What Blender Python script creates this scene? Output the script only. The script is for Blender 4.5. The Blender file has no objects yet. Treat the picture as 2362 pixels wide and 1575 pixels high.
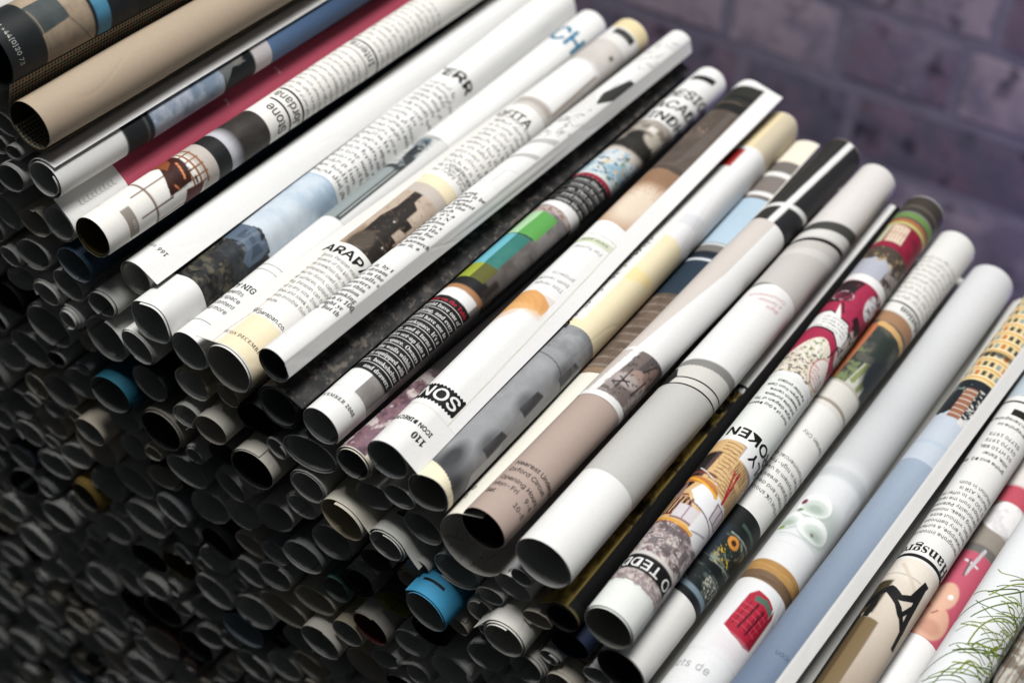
import bpy, bmesh, math, random
import numpy as np
from mathutils import Vector, Matrix

# ------------------------------------------------------------------ camera, light, exposure
S = bpy.context.scene
ZUP = 790.0                      # mm: height of the lens above the ground, all tables below are relative to the lens
cam_d = bpy.data.cameras.new("camera"); cam = bpy.data.objects.new("camera", cam_d); S.collection.objects.link(cam)
S.camera = cam
cam_d.sensor_width = 36.0; cam_d.lens = 54.87; cam_d.clip_start = 0.01; cam_d.clip_end = 60.0
AX = np.array([[0.83421777, 0.38300597, -0.39672048], [0.55006246, -0.52724288, 0.64764669], [0.0388845, -0.75849942, -0.65051258]])
right, down, fwd = AX[:, 0], AX[:, 1], AX[:, 2]
m = Matrix(((right[0], -down[0], -fwd[0], 0.0), (right[1], -down[1], -fwd[1], -0.295), (right[2], -down[2], -fwd[2], ZUP / 1000), (0, 0, 0, 1)))
cam.matrix_world = m
cam_d.dof.use_dof = True; cam_d.dof.focus_distance = 0.555; cam_d.dof.aperture_fstop = 6.8; cam_d.dof.aperture_blades = 7

W = bpy.data.worlds.new("World"); S.world = W; W.use_nodes = True
bg = W.node_tree.nodes["Background"]; bg.inputs[0].default_value = (0.80, 0.88, 0.92, 1); bg.inputs[1].default_value = 0.04

def area(name, loc, target, size, power, color):
    d = bpy.data.lights.new(name, 'AREA'); d.shape = 'RECTANGLE'; d.size, d.size_y = size; d.energy = power; d.color = color
    o = bpy.data.objects.new(name, d); S.collection.objects.link(o); o.location = loc
    o.rotation_euler = (Vector(target) - Vector(loc)).to_track_quat('-Z', 'Y').to_euler(); return o
area("ceiling_lamp", (-0.24, 0.16, 2.0), (-0.22, 0.14, 0.4), (0.7, 0.55), 43.0, (1.0, 0.99, 0.972))
area("violet_lamp", (0.10, 0.60, 0.06), (0.0, 0.62, 0.5), (0.25, 0.10), 1.0, (0.46, 0.40, 1.0))

S.view_settings.view_transform = 'Standard'; S.view_settings.look = 'None'; S.view_settings.exposure = 0.0; S.view_settings.gamma = 1.0
S.view_settings.use_curve_mapping = False
S.render.engine = 'CYCLES'; S.cycles.max_bounces = 8; S.cycles.use_denoising = True
try: S.cycles.denoiser = 'OPENIMAGEDENOISE'
except Exception: pass

COL = S.collection
rng = np.random.default_rng(11); random.seed(11)

# ------------------------------------------------------------------ materials
def lin(c, k=0.74):
    c = np.asarray(c, float) / 255.0
    return np.where(c <= 0.04045, c / 12.92, ((c + 0.055) / 1.055) ** 2.4) * k
def new_mat(name):
    M = bpy.data.materials.new(name); M.use_nodes = True; nt = M.node_tree
    return M, nt, nt.nodes, nt.nodes["Principled BSDF"]
def mat_paper(name, rough, spec, bump):
    M, nt, N, P = new_mat(name); L = nt.links
    at = N.new("ShaderNodeAttribute"); at.attribute_name = "Col"
    tc = N.new("ShaderNodeTexCoord"); no = N.new("ShaderNodeTexNoise"); no.inputs["Scale"].default_value = 900; no.inputs["Detail"].default_value = 3
    n2 = N.new("ShaderNodeTexNoise"); n2.inputs["Scale"].default_value = 26; n2.inputs["Detail"].default_value = 3
    L.new(tc.outputs["Object"], no.inputs["Vector"]); L.new(tc.outputs["Object"], n2.inputs["Vector"])
    mr = N.new("ShaderNodeMapRange"); mr.inputs[1].default_value = 0.25; mr.inputs[2].default_value = 0.75; mr.inputs[3].default_value = 0.965; mr.inputs[4].default_value = 1.02
    L.new(no.outputs["Fac"], mr.inputs[0])
    m2 = N.new("ShaderNodeMapRange"); m2.inputs[1].default_value = 0.3; m2.inputs[2].default_value = 0.7; m2.inputs[3].default_value = 0.975; m2.inputs[4].default_value = 1.01
    L.new(n2.outputs["Fac"], m2.inputs[0])
    mu = N.new("ShaderNodeMath"); mu.operation = 'MULTIPLY'; L.new(mr.outputs[0], mu.inputs[0]); L.new(m2.outputs[0], mu.inputs[1])
    mx = N.new("ShaderNodeVectorMath"); mx.operation = 'SCALE'; L.new(at.outputs["Color"], mx.inputs[0]); L.new(mu.outputs[0], mx.inputs["Scale"])
    L.new(mx.outputs[0], P.inputs["Base Color"])
    r2 = N.new("ShaderNodeMapRange"); r2.inputs[3].default_value = rough - 0.06; r2.inputs[4].default_value = rough + 0.08
    L.new(n2.outputs["Fac"], r2.inputs[0]); L.new(r2.outputs[0], P.inputs["Roughness"])
    P.inputs["Specular IOR Level"].default_value = spec
    b = N.new("ShaderNodeBump"); b.inputs["Strength"].default_value = bump; b.inputs["Distance"].default_value = 0.002
    L.new(n2.outputs["Fac"], b.inputs["Height"])
    ge = N.new("ShaderNodeNewGeometry"); mp = N.new("ShaderNodeMapping"); mp.inputs["Scale"].default_value = (30, 9, 30); L.new(ge.outputs["Position"], mp.inputs["Vector"])
    n3 = N.new("ShaderNodeTexNoise"); n3.inputs["Scale"].default_value = 1.0; n3.inputs["Detail"].default_value = 1.5; n3.inputs["Distortion"].default_value = 0.6; L.new(mp.outputs[0], n3.inputs["Vector"])
    su = N.new("ShaderNodeMath"); su.operation = 'SUBTRACT'; su.inputs[1].default_value = 0.5; ab = N.new("ShaderNodeMath"); ab.operation = 'ABSOLUTE'; L.new(n3.outputs["Fac"], su.inputs[0]); L.new(su.outputs[0], ab.inputs[0])
    rg = N.new("ShaderNodeMapRange"); rg.interpolation_type = 'SMOOTHSTEP'; rg.inputs[1].default_value = 0.0; rg.inputs[2].default_value = 0.03; L.new(ab.outputs[0], rg.inputs[0])
    b2 = N.new("ShaderNodeBump"); b2.inputs["Strength"].default_value = 0.10; b2.inputs["Distance"].default_value = 0.0006; L.new(rg.outputs[0], b2.inputs["Height"]); L.new(b.outputs[0], b2.inputs["Normal"]); L.new(b2.outputs[0], P.inputs["Normal"])
    return M
M_PAPER = mat_paper("coated_paper", 0.60, 0.16, 0.16)
M_PRINT = mat_paper("printed_ink", 0.54, 0.20, 0.16)

def mat_brick():
    M, nt, N, P = new_mat("purple_brick"); L = nt.links
    oi = N.new("ShaderNodeObjectInfo"); tc = N.new("ShaderNodeTexCoord")
    ad = N.new("ShaderNodeVectorMath"); ad.operation = 'MULTIPLY_ADD'; ad.inputs[1].default_value = (1, 1, 1)
    cmb = N.new("ShaderNodeCombineXYZ"); mm = N.new("ShaderNodeMath"); mm.operation = 'MULTIPLY'; mm.inputs[1].default_value = 37.0
    L.new(oi.outputs["Random"], mm.inputs[0])
    for i in range(3): L.new(mm.outputs[0], cmb.inputs[i])
    L.new(tc.outputs["Object"], ad.inputs[0]); L.new(cmb.outputs[0], ad.inputs[2])
    n1 = N.new("ShaderNodeTexNoise"); n1.inputs["Scale"].default_value = 22; n1.inputs["Detail"].default_value = 5; n1.inputs["Roughness"].default_value = 0.6
    n2 = N.new("ShaderNodeTexNoise"); n2.inputs["Scale"].default_value = 55; n2.inputs["Detail"].default_value = 2
    L.new(ad.outputs[0], n1.inputs["Vector"]); L.new(ad.outputs[0], n2.inputs["Vector"])
    sm = N.new("ShaderNodeMath"); sm.operation = 'MULTIPLY_ADD'; sm.inputs[1].default_value = 0.55
    L.new(oi.outputs["Random"], sm.inputs[0]); L.new(n1.outputs["Fac"], sm.inputs[2])
    cr = N.new("ShaderNodeValToRGB"); e = cr.color_ramp.elements
    e[0].position = 0.32; e[0].color = (*lin((104, 104, 122)), 1); e[1].position = 1.0; e[1].color = (*lin((192, 176, 192)), 1)
    for p, c in ((0.52, (120, 114, 136)), (0.68, (148, 124, 146)), (0.84, (142, 134, 158))): k = e.new(p); k.color = (*lin(c), 1)
    L.new(sm.outputs[0], cr.inputs[0])
    pit = N.new("ShaderNodeValToRGB"); q = pit.color_ramp.elements; q[0].position = 0.30; q[0].color = (0.25, 0.25, 0.3, 1); q[1].position = 0.42; q[1].color = (1, 1, 1, 1)
    L.new(n2.outputs["Fac"], pit.inputs[0])
    mx = N.new("ShaderNodeMix"); mx.data_type = 'RGBA'; mx.blend_type = 'MULTIPLY'; mx.inputs[0].default_value = 0.9
    L.new(cr.outputs[0], mx.inputs[6]); L.new(pit.outputs[0], mx.inputs[7]); L.new(mx.outputs[2], P.inputs["Base Color"])
    P.inputs["Roughness"].default_value = 0.85
    b = N.new("ShaderNodeBump"); b.inputs["Strength"].default_value = 0.15; b.inputs["Distance"].default_value = 0.0006
    L.new(n1.outputs["Fac"], b.inputs["Height"]); L.new(b.outputs[0], P.inputs["Normal"]); return M
def mat_rough(name, c0, c1, scale):
    M, nt, N, P = new_mat(name); L = nt.links
    tc = N.new("ShaderNodeTexCoord"); n1 = N.new("ShaderNodeTexNoise"); n1.inputs["Scale"].default_value = scale; n1.inputs["Detail"].default_value = 6
    L.new(tc.outputs["Object"], n1.inputs["Vector"])
    cr = N.new("ShaderNodeValToRGB"); e = cr.color_ramp.elements; e[0].position = 0.3; e[0].color = (*lin(c0), 1); e[1].position = 0.7; e[1].color = (*lin(c1), 1)
    L.new(n1.outputs["Fac"], cr.inputs[0]); L.new(cr.outputs[0], P.inputs["Base Color"]); P.inputs["Roughness"].default_value = 0.9
    b = N.new("ShaderNodeBump"); b.inputs["Strength"].default_value = 0.6; b.inputs["Distance"].default_value = 0.003
    L.new(n1.outputs["Fac"], b.inputs["Height"]); L.new(b.outputs[0], P.inputs["Normal"]); return M
M_BRICK = mat_brick()
M_MORTAR = mat_rough("grey_mortar", (130, 124, 146), (158, 150, 172), 30)
M_GROUND = mat_rough("dark_concrete", (60, 60, 62), (92, 90, 90), 9)

# ------------------------------------------------------------------ mesh helpers
def link(o, parent=None):
    COL.objects.link(o)
    if parent is not None: o.parent = parent
    return o
def tag(o, label=None, cat=None, group=None, kind=None):
    if label: o["label"] = label
    if cat: o["category"] = cat
    if group: o["group"] = group
    if kind: o["kind"] = kind
    return o
def mesh_np(name, V, F, mat, C=None, Nn=None, smooth=True):
    """V (n,3) mm, F list or (k,4) array of vertex ids, C (n,3) linear colours, Nn custom normals"""
    me = bpy.data.meshes.new(name); V = np.asarray(V, float) / 1000.0
    if isinstance(F, np.ndarray):
        k, w = F.shape
        me.vertices.add(len(V)); me.vertices.foreach_set("co", V.ravel().astype(np.float32))
        me.loops.add(k * w); me.loops.foreach_set("vertex_index", F.ravel().astype(np.int32))
        me.polygons.add(k); me.polygons.foreach_set("loop_start", np.arange(0, k * w, w, dtype=np.int32))
        me.update(calc_edges=True); me.validate()
    else:
        me.from_pydata(V.tolist(), [], F); me.update()
    if C is not None:
        at = me.color_attributes.new("Col", 'FLOAT_COLOR', 'POINT')
        at.data.foreach_set("color", np.c_[np.broadcast_to(C, (len(V), 3)), np.ones(len(V))].astype(np.float32).ravel())
    me.polygons.foreach_set("use_smooth", [smooth] * len(me.polygons))
    if Nn is not None and len(me.vertices) == len(Nn):
        try: me.normals_split_custom_set_from_vertices([tuple(x) for x in Nn])
        except Exception: pass
    me.materials.append(mat); return me

def grid_faces(n, m_, off=0, flip=False):
    i = np.arange(n - 1)[:, None]; j = np.arange(m_ - 1)[None]
    a = off + i * m_ + j; q = np.stack([a, a + 1, a + m_ + 1, a + m_], -1).reshape(-1, 4)
    return q[:, ::-1].copy() if flip else q

D2R = math.pi / 180.0
class Roll:
    """A rolled sheet. phi: degrees clockwise from the top seen from the front end; b: mm from the front end."""
    def __init__(s, P0, P1, R, wind=1, turns=1.7, leave=(120, 120), aend=None, kink=0.0, kappa=0.0, gap=0.5, squash=(1, 1, 0), sq4=0.0, t=0.17,
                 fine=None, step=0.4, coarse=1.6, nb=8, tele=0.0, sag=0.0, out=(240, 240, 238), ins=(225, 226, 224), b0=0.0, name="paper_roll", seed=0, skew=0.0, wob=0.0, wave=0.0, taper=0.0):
        s.skew = skew; s.taper = taper; s.wob = wob; s.wave = wave; s.ws = rng.uniform(0, 99, 6)
        s.P0 = np.array(P0, float); s.P1 = np.array(P1, float); s.R = R; s.wind = wind; s.t = t; s.sag = sag; s.b0 = b0
        ax = s.P1 - s.P0; s.len = np.linalg.norm(ax); s.d = ax / s.len
        ez = np.array([0, 0, 1.0]) - s.d * s.d[2]; s.ez = ez / np.linalg.norm(ez); s.ex = np.cross(s.d, s.ez)
        if aend is None: aend = R * max(leave) * D2R + 0.01
        a0 = R * leave[0] * D2R - turns * 2 * math.pi * R
        g = [a0]
        lo, hi = (fine if fine else (1e9, 1e9))
        while g[-1] < aend - 1e-6:
            st = step if lo <= g[-1] / (R * D2R) * wind <= hi and g[-1] > R * max(leave) * D2R - 2 * math.pi * R - 1 else coarse
            if g[-1] > R * min(leave) * D2R: st = min(st, 0.8)
            g.append(min(g[-1] + st, aend))
        s.a = np.array(g); s.prof = []; s.al = R * max(leave) * D2R
        for lv in leave:
            al = R * lv * D2R; f = np.minimum(s.a, al) / R; rr = R - gap * (al - np.minimum(s.a, al)) / (2 * math.pi * R)
            rr = rr * (1 + sq4 * np.cos(4 * (f - 0.6)))
            p = np.c_[rr * np.sin(f), rr * np.cos(f)]
            i = np.searchsorted(s.a, al); h = lv * D2R + kink * D2R; cur = np.array([R * math.sin(al / R), R * math.cos(al / R)]) * (1 + sq4 * math.cos(4 * (al / R - 0.6))); last = al
            for k in range(i, len(s.a)):
                ds = s.a[k] - last; h += kappa * ds; cur = cur + ds * np.array([math.cos(h), -math.sin(h)]); p[k] = cur; last = s.a[k]
            c, sn = math.cos(squash[2] * D2R), math.sin(squash[2] * D2R)
            q = p @ np.array([[c, -sn], [sn, c]]); q = q * [squash[0], squash[1]]; p = q @ np.array([[c, sn], [-sn, c]])
            s.prof.append(p)
        if wind < 0:
            s.a = -s.a[::-1]; s.prof = [np.c_[-p[::-1, 0], p[::-1, 1]] for p in s.prof]
        s.nor = []
        for p in s.prof:
            tg = np.gradient(p, axis=0); tg /= np.linalg.norm(tg, axis=1)[:, None] + 1e-9; s.nor.append(np.c_[-tg[:, 1], tg[:, 0]])
        s.lines = []; s.pics = []; s.out = out; s.ins = ins
        # ---- the sheet itself
        n = len(s.a); bs = np.linspace(b0, s.len, nb); A = np.repeat(s.a, nb); Bv = np.tile(bs, n).astype(float)
        if tele:
            turn = (s.a[-1] - A) if wind > 0 else (A - s.a[0]); fr = np.tile(np.arange(nb) == 0, n); Bv[fr] += tele * turn[fr] / (2 * math.pi * R)
        V0, N0 = s.map(A, Bv, t / 2); V1, _ = s.map(A, Bv, -t / 2); k = n * nb
        V = np.r_[V0, V1]; F = [grid_faces(n, nb, 0, True), grid_faces(n, nb, k, False)]
        ii = np.arange(n - 1) * nb; F.append(np.stack([ii, ii + nb, ii + nb + k, ii + k], -1)); jj = ii + nb - 1; F.append(np.stack([jj, jj + k, jj + nb + k, jj + nb], -1))
        b_ = np.arange(nb - 1); F.append(np.stack([b_, b_ + k, b_ + 1 + k, b_ + 1], -1)); e_ = b_ + (n - 1) * nb; F.append(np.stack([e_, e_ + 1, e_ + 1 + k, e_ + k], -1))
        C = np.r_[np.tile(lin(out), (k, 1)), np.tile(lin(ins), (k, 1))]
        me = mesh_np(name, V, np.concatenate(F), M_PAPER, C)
        Nn = np.r_[N0, -N0]
        try: me.normals_split_custom_set_from_vertices([tuple(x) for x in Nn])
        except Exception: pass
        s.ob = link(bpy.data.objects.new(name, me)); s.ob.location = (s.P0 + [0, 0, ZUP]) / 1000.0
    def map(s, A, B, off):
        T = np.clip(B / s.len, 0, 1)[:, None]
        p0 = np.c_[np.interp(A, s.a, s.prof[0][:, 0]), np.interp(A, s.a, s.prof[0][:, 1])]; p1 = np.c_[np.interp(A, s.a, s.prof[1][:, 0]), np.interp(A, s.a, s.prof[1][:, 1])]
        n0 = np.c_[np.interp(A, s.a, s.nor[0][:, 0]), np.interp(A, s.a, s.nor[0][:, 1])]; n1 = np.c_[np.interp(A, s.a, s.nor[1][:, 0]), np.interp(A, s.a, s.nor[1][:, 1])]
        p = p0 * (1 - T) + p1 * T; nn = n0 * (1 - T) + n1 * T; nn /= np.linalg.norm(nn, axis=1)[:, None] + 1e-9
        if s.taper: p = p * (1 - s.taper * T)
        if s.wob:
            y = B / 1000.0; f_ = A / s.R; q = s.ws
            p = p * (1 + s.wob * (0.6 * np.sin(y * 19 + q[0]) + 0.5 * np.sin(y * 41 + q[1])) + s.wob * 0.9 * np.sin(2 * f_ + q[2] + 6 * np.sin(y * 9 + q[3])) * np.sin(y * 23 + q[4]))[:, None]
        if s.wave:
            e = np.clip((A - s.al) if s.wind > 0 else (-A - s.al), 0, None); p = p + nn * (s.wave * e * (0.5 * np.sin(B / 23.0 + s.ws[0]) + 0.5 * np.sin(B / 51.0 + s.ws[1]) + 0.35 * np.exp(-B / 12.0) ))[:, None]
        p = p + nn * off; z = -s.sag * np.sin(math.pi * T[:, 0])
        return p[:, :1] * s.ex + (p[:, 1] + z)[:, None] * s.ez + B[:, None] * s.d, nn[:, :1] * s.ex + nn[:, 1:] * s.ez
    def amm(s, phi): return np.asarray(phi, float) * D2R * s.R
    # ---- printed picture: a finely divided patch of ink on the sheet
    def pic(s, p0, p1, b0, b1, fn, step=0.5, inside=False, name="printed_picture"):
        a0, a1 = s.amm(p0), s.amm(p1); a0 = max(a0, s.a[0]); a1 = min(a1, s.a[-1])
        g = s.a[(s.a > a0 + 0.05) & (s.a < a1 - 0.05)]; g = np.r_[a0, g, a1]; nb = max(2, int((b1 - b0) / step) + 1); bs = np.linspace(b0, b1, nb)
        A = np.repeat(g, nb); B = np.tile(bs, len(g)); ph = A / s.R / D2R; cv = Cv(ph, B / (1 + s.skew * ph), s.R); fn(cv)
        o = (s.t / 2 + 0.07) * (-1 if inside else 1); V, Nn = s.map(A, B, o); s.pics.append((V, grid_faces(len(g), nb, 0, not inside), cv.c, -Nn if inside else Nn))
    def rect(s, p0, p1, b0, b1, c, name=None):
        s.pic(p0, p1, b0, b1, lambda cv: cv.fill(c), step=max(6.0, 0.5))
    # ---- lettering
    def text(s, body, phi, b, size, c=(30, 30, 32), rot=False, bold=0.0, sx=1.0, gap=1.0, shear=0.0, spacing=1.0, align='LEFT'):
        TEXTQ.append((s, body, phi, b, size, c, rot, bold, sx, gap, shear, spacing, align))
    def greek(s, p0, p1, b0, b1, pitch, h, c=(60, 60, 62), seed=0, ragged=0.25, rot=False):
        r = random.Random(seed); A0, A1 = s.amm(p0), s.amm(p1); V = []; F = []; b = b0
        while b < b1:
            a = A0; e = A1 - (r.random() * ragged * (A1 - A0) if r.random() < 0.5 else 0)
            if rot: a, e = A0 + A1 - e, A1
            while a < e:
                for _ in range(r.randint(2, 8)):
                    w = h * r.uniform(0.1, 0.2); hh = h * r.choice((0.62, 0.62, 0.66, 1.0)); d0 = -0.28 * h if r.random() < 0.12 else 0
                    i = len(V); V += [(a, b + d0), (a + w, b + d0), (a + w, b + d0 + hh), (a, b + d0 + hh)]; F.append((i, i + 1, i + 2, i + 3))
                    if r.random() < 0.75:
                        y = b + r.choice((0, 0.26, 0.5)) * h; i = len(V); V += [(a, y), (a + h * 0.4, y), (a + h * 0.4, y + 0.13 * h), (a, y + 0.13 * h)]; F.append((i, i + 1, i + 2, i + 3))
                    a += h * r.uniform(0.45, 0.62)
                    if a > e: break
                a += h * 0.4
            b += pitch
        s.shapes(np.array(V), np.array(F), c)
    def shapes(s, AB, F, c, off=0.13, nm="lettering"):
        V, Nn = s.map(AB[:, 0], np.clip(AB[:, 1] * (1 + s.skew * AB[:, 0] / s.R / D2R), 0.2, s.len - 0.2), s.t / 2 + off); s.lines.append((V, F, np.tile(lin(c), (len(V), 1)), Nn, nm))
    def rule(s, p0, p1, b, w, c=(25, 25, 27), off=0.11):
        g = np.arange(s.amm(p0), s.amm(p1) + 0.4, 0.5); AB = np.r_[np.c_[g, np.full(len(g), b)], np.c_[g, np.full(len(g), b + w)]]; n = len(g); i = np.arange(n - 1)
        s.shapes(AB, np.stack([i, i + 1, i + 1 + n, i + n], -1), c, off, "printed_line")
    def stroke(s, pts, w, c, off=0.11):
        P = np.array([(s.amm(p), b) for p, b in pts], float); Q = [P[0]]
        for u, v in zip(P[:-1], P[1:]):
            k = max(1, int(np.linalg.norm(v - u) / 0.7)); Q += [u + (v - u) * (i + 1) / k for i in range(k)]
        Q = np.array(Q); tg = np.gradient(Q, axis=0); tg /= np.linalg.norm(tg, axis=1)[:, None] + 1e-9; nn = np.c_[-tg[:, 1], tg[:, 0]] * w / 2; n = len(Q); i = np.arange(n - 1)
        m_ = max(2, int(w / 0.5) + 1); us = np.linspace(1, -1, m_); rows = np.concatenate([Q + nn * u for u in us])
        F = np.concatenate([np.stack([i + (k + 1) * n, i + 1 + (k + 1) * n, i + 1 + k * n, i + k * n], -1) for k in range(m_ - 1)]); s.shapes(rows, F, c, off)
    def finish(s):
        for nm, L_ in [("printed_picture", [q]) for q in s.pics] + [("printed_line", [q]) for q in s.lines if q[4] == "printed_line"] + [("lettering", [q for q in s.lines if q[4] == "lettering"])]:
            quads = [x for x in L_ if x[1].shape[1] == 4]; tris = [x for x in L_ if x[1].shape[1] == 3]
            V = []; F = []; C = []; Nn = []; o = 0
            for v, f, c, n in [q[:4] for q in quads + tris]:
                F += [(f + o)] if f.shape[1] == 4 else [np.c_[f + o, -np.ones(len(f), int)]]; V.append(v); C.append(c); Nn.append(n); o += len(v)
            if not V: continue
            V = np.concatenate(V); C = np.concatenate(C); Nn = np.concatenate(Nn); F = np.concatenate(F)
            if (F[:, 3] < 0).any(): F = [tuple(q) if q[3] >= 0 else tuple(q[:3]) for q in F.tolist()]
            me = mesh_np(nm, V, F, M_PRINT, C, Nn); o = link(bpy.data.objects.new(nm, me), s.ob)
            if nm == "lettering": o["kind"] = "stuff"
TEXTQ = []
def bundled_font(name):      # a font that ships inside Blender itself; the built-in one serves if it is missing
    import os
    try: return bpy.data.fonts.load(os.path.join(bpy.utils.system_resource('DATAFILES'), "fonts", name))
    except Exception: return None
SANS = bundled_font("Inter.woff2"); MATHF = bundled_font("NotoSansMath-Regular.woff2")
def serif(t):                # upright serif letters live in the mathematical alphabet
    if MATHF is None: return t
    return "".join(chr(0x1D400 + ord(c) - 65) if 'A' <= c <= 'Z' else chr(0x1D41A + ord(c) - 97) if 'a' <= c <= 'z' else chr(0x1D7CE + ord(c) - 48) if '0' <= c <= '9' else c for c in t)
def flush_text():
    objs = []
    for q in TEXTQ:
        s, body, phi, b, size, c, rot, bold, sx, gap, shear, spacing, align = q
        cu = bpy.data.curves.new("t", 'FONT'); cu.body = body; cu.size = size; fnt = MATHF if any(ord(ch) > 0x1D000 for ch in body) else SANS
        if fnt: cu.font = fnt; cu.size = size * (1.5 if fnt is MATHF else 1.3)
        cu.resolution_u = 3 if size > 3 else 2; cu.fill_mode = 'FRONT'; cu.offset = 0.0
        cu.space_line = gap / (1.0 if SANS is None else 1.5 if any(ord(ch) > 0x1D000 for ch in body) else 1.3); cu.shear = shear; cu.space_character = spacing; cu.align_x = align
        o = bpy.data.objects.new("t", cu); COL.objects.link(o); objs.append(o)
    bpy.context.view_layer.update(); dg = bpy.context.evaluated_depsgraph_get()
    for q, o in zip(TEXTQ, objs):
        s, body, phi, b, size, c, rot, bold, sx, gap, shear, spacing, align = q
        me = o.evaluated_get(dg).to_mesh(); bm = bmesh.new(); bm.from_mesh(me); o.evaluated_get(dg).to_mesh_clear()
        bmesh.ops.triangulate(bm, faces=bm.faces[:])
        kx = sx * (1.0 if SANS is None else 0.85 if any(ord(ch) > 0x1D000 for ch in body) else 0.88)
        for v in bm.verts: v.co.x *= kx
        if size > 3.0 and bm.verts:
            x0 = min(v.co.x for v in bm.verts); x1 = max(v.co.x for v in bm.verts); x = x0 + 0.7
            while x < x1:
                bmesh.ops.bisect_plane(bm, geom=bm.verts[:] + bm.edges[:] + bm.faces[:], plane_co=(x, 0, 0), plane_no=(1, 0, 0)); x += 0.7
            bmesh.ops.triangulate(bm, faces=bm.faces[:])
        bm.verts.index_update()
        if bm.faces:
            P = np.array([v.co[:2] for v in bm.verts]); F = np.array([[v.index for v in f.verts] for f in bm.faces])
            sg = -1 if rot else 1; d = max(bold, 0) * size * 0.9
            for k, (ux, uy) in enumerate(((0, 0), (d, 0.3 * d), (-d, -0.3 * d), (0.3 * d, d), (-0.3 * d, -d)) if d > 0 else ((0, 0),)):   # heavier strokes: the same letter inked slightly off register
                s.shapes(np.c_[s.amm(phi) + sg * (P[:, 0] + ux), b + sg * (P[:, 1] + uy)], F, c, 0.13 + 0.006 * k)
        bm.free()
    for o in objs: cu = o.data; bpy.data.objects.remove(o); bpy.data.curves.remove(cu)
    TEXTQ.clear()

# ------------------------------------------------------------------ ink painter (printed pictures)
def vnoise(x, y, seed=0):
    xi = np.floor(x).astype(np.int64); yi = np.floor(y).astype(np.int64); fx = x - xi; fy = y - yi; fx = fx * fx * (3 - 2 * fx); fy = fy * fy * (3 - 2 * fy)
    def h(a, b):
        n = (a * 374761393 + b * 668265263 + seed * 974711) & 0x7fffffff; n = ((n ^ (n >> 13)) * 1274126177) & 0x7fffffff; return ((n ^ (n >> 16)) & 0xffff) / 65535.0
    return (h(xi, yi) * (1 - fx) + h(xi + 1, yi) * fx) * (1 - fy) + (h(xi, yi + 1) * (1 - fx) + h(xi + 1, yi + 1) * fx) * fy
class Cv:
    def __init__(s, PH, B, R): s.p = PH; s.b = B; s.R = R; s.a = PH * D2R * R; s.c = np.tile(lin((240, 240, 238)), (len(PH), 1))
    def put(s, m_, c, k=1.0):
        w = np.clip(np.asarray(m_, float), 0, 1)[:, None] * k; s.c = s.c * (1 - w) + lin(c) * w; return s
    def fill(s, c): return s.put(np.ones(len(s.p)), c)
    def rect(s, p0, p1, b0, b1, c, soft=0.0, k=1.0):
        soft = max(soft, 0.32)
        a0, a1 = p0 * D2R * s.R, p1 * D2R * s.R; d = np.minimum(np.minimum(s.a - a0, a1 - s.a), np.minimum(s.b - b0, b1 - s.b)); return s.put(d / soft + 0.5, c, k)
    def ell(s, p, b, ra, rb, c, soft=0.3, k=1.0):
        d = np.sqrt(((s.a - p * D2R * s.R) / ra) ** 2 + ((s.b - b) / rb) ** 2); return s.put((1 - d) * min(ra, rb) / soft + 0.5, c, k)
    def poly(s, pts, c, k=1.0, soft=0.36):
        ins = np.zeros(len(s.p), bool); n = len(pts); P = [(p * D2R * s.R, b) for p, b in pts]; D = np.full(len(s.p), 1e9)
        for i in range(n):
            (x0, y0), (x1, y1) = P[i], P[i - 1]; dx, dy = x1 - x0, y1 - y0; t = np.clip(((s.a - x0) * dx + (s.b - y0) * dy) / (dx * dx + dy * dy + 1e-12), 0, 1)
            D = np.minimum(D, np.hypot(s.a - x0 - t * dx, s.b - y0 - t * dy))
            if y0 != y1: ins ^= ((s.b < y0) != (s.b < y1)) & (s.a < dx * (s.b - y0) / (y1 - y0) + x0)
        return s.put(np.where(ins, D, -D) / soft + 0.5, c, k)
    def line(s, p0, b0, p1, b1, w, c, k=1.0):
        ax, ay = p0 * D2R * s.R, b0; dx, dy = p1 * D2R * s.R - ax, b1 - b0; L2 = dx * dx + dy * dy + 1e-9
        t = np.clip(((s.a - ax) * dx + (s.b - ay) * dy) / L2, 0, 1); d = np.hypot(s.a - ax - t * dx, s.b - ay - t * dy); return s.put((w / 2 - d) / 0.3 + 0.5, c, k)
    def grad(s, b0, b1, c0, c1):
        t = np.clip((s.b - b0) / (b1 - b0), 0, 1)[:, None]; s.c = lin(c0) * (1 - t) + lin(c1) * t; return s
    def noise(s, sa, sb, c, thr=0.5, soft=0.15, k=1.0, seed=0, reg=None):
        n = sum(w * vnoise(s.a / sa * q, s.b / sb * q, seed + 7 * i) for i, (w, q) in enumerate(((0.46, 1.0), (0.27, 2.1), (0.17, 4.3), (0.10, 8.7)))); n = (n - 0.5) * 1.35 + 0.5; m_ = np.clip((n - thr) / soft + 0.5, 0, 1)
        if reg is not None: m_ = m_ * ((s.p >= reg[0]) & (s.p <= reg[1]) & (s.b >= reg[2]) & (s.b <= reg[3]))
        return s.put(m_, c, k)
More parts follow.
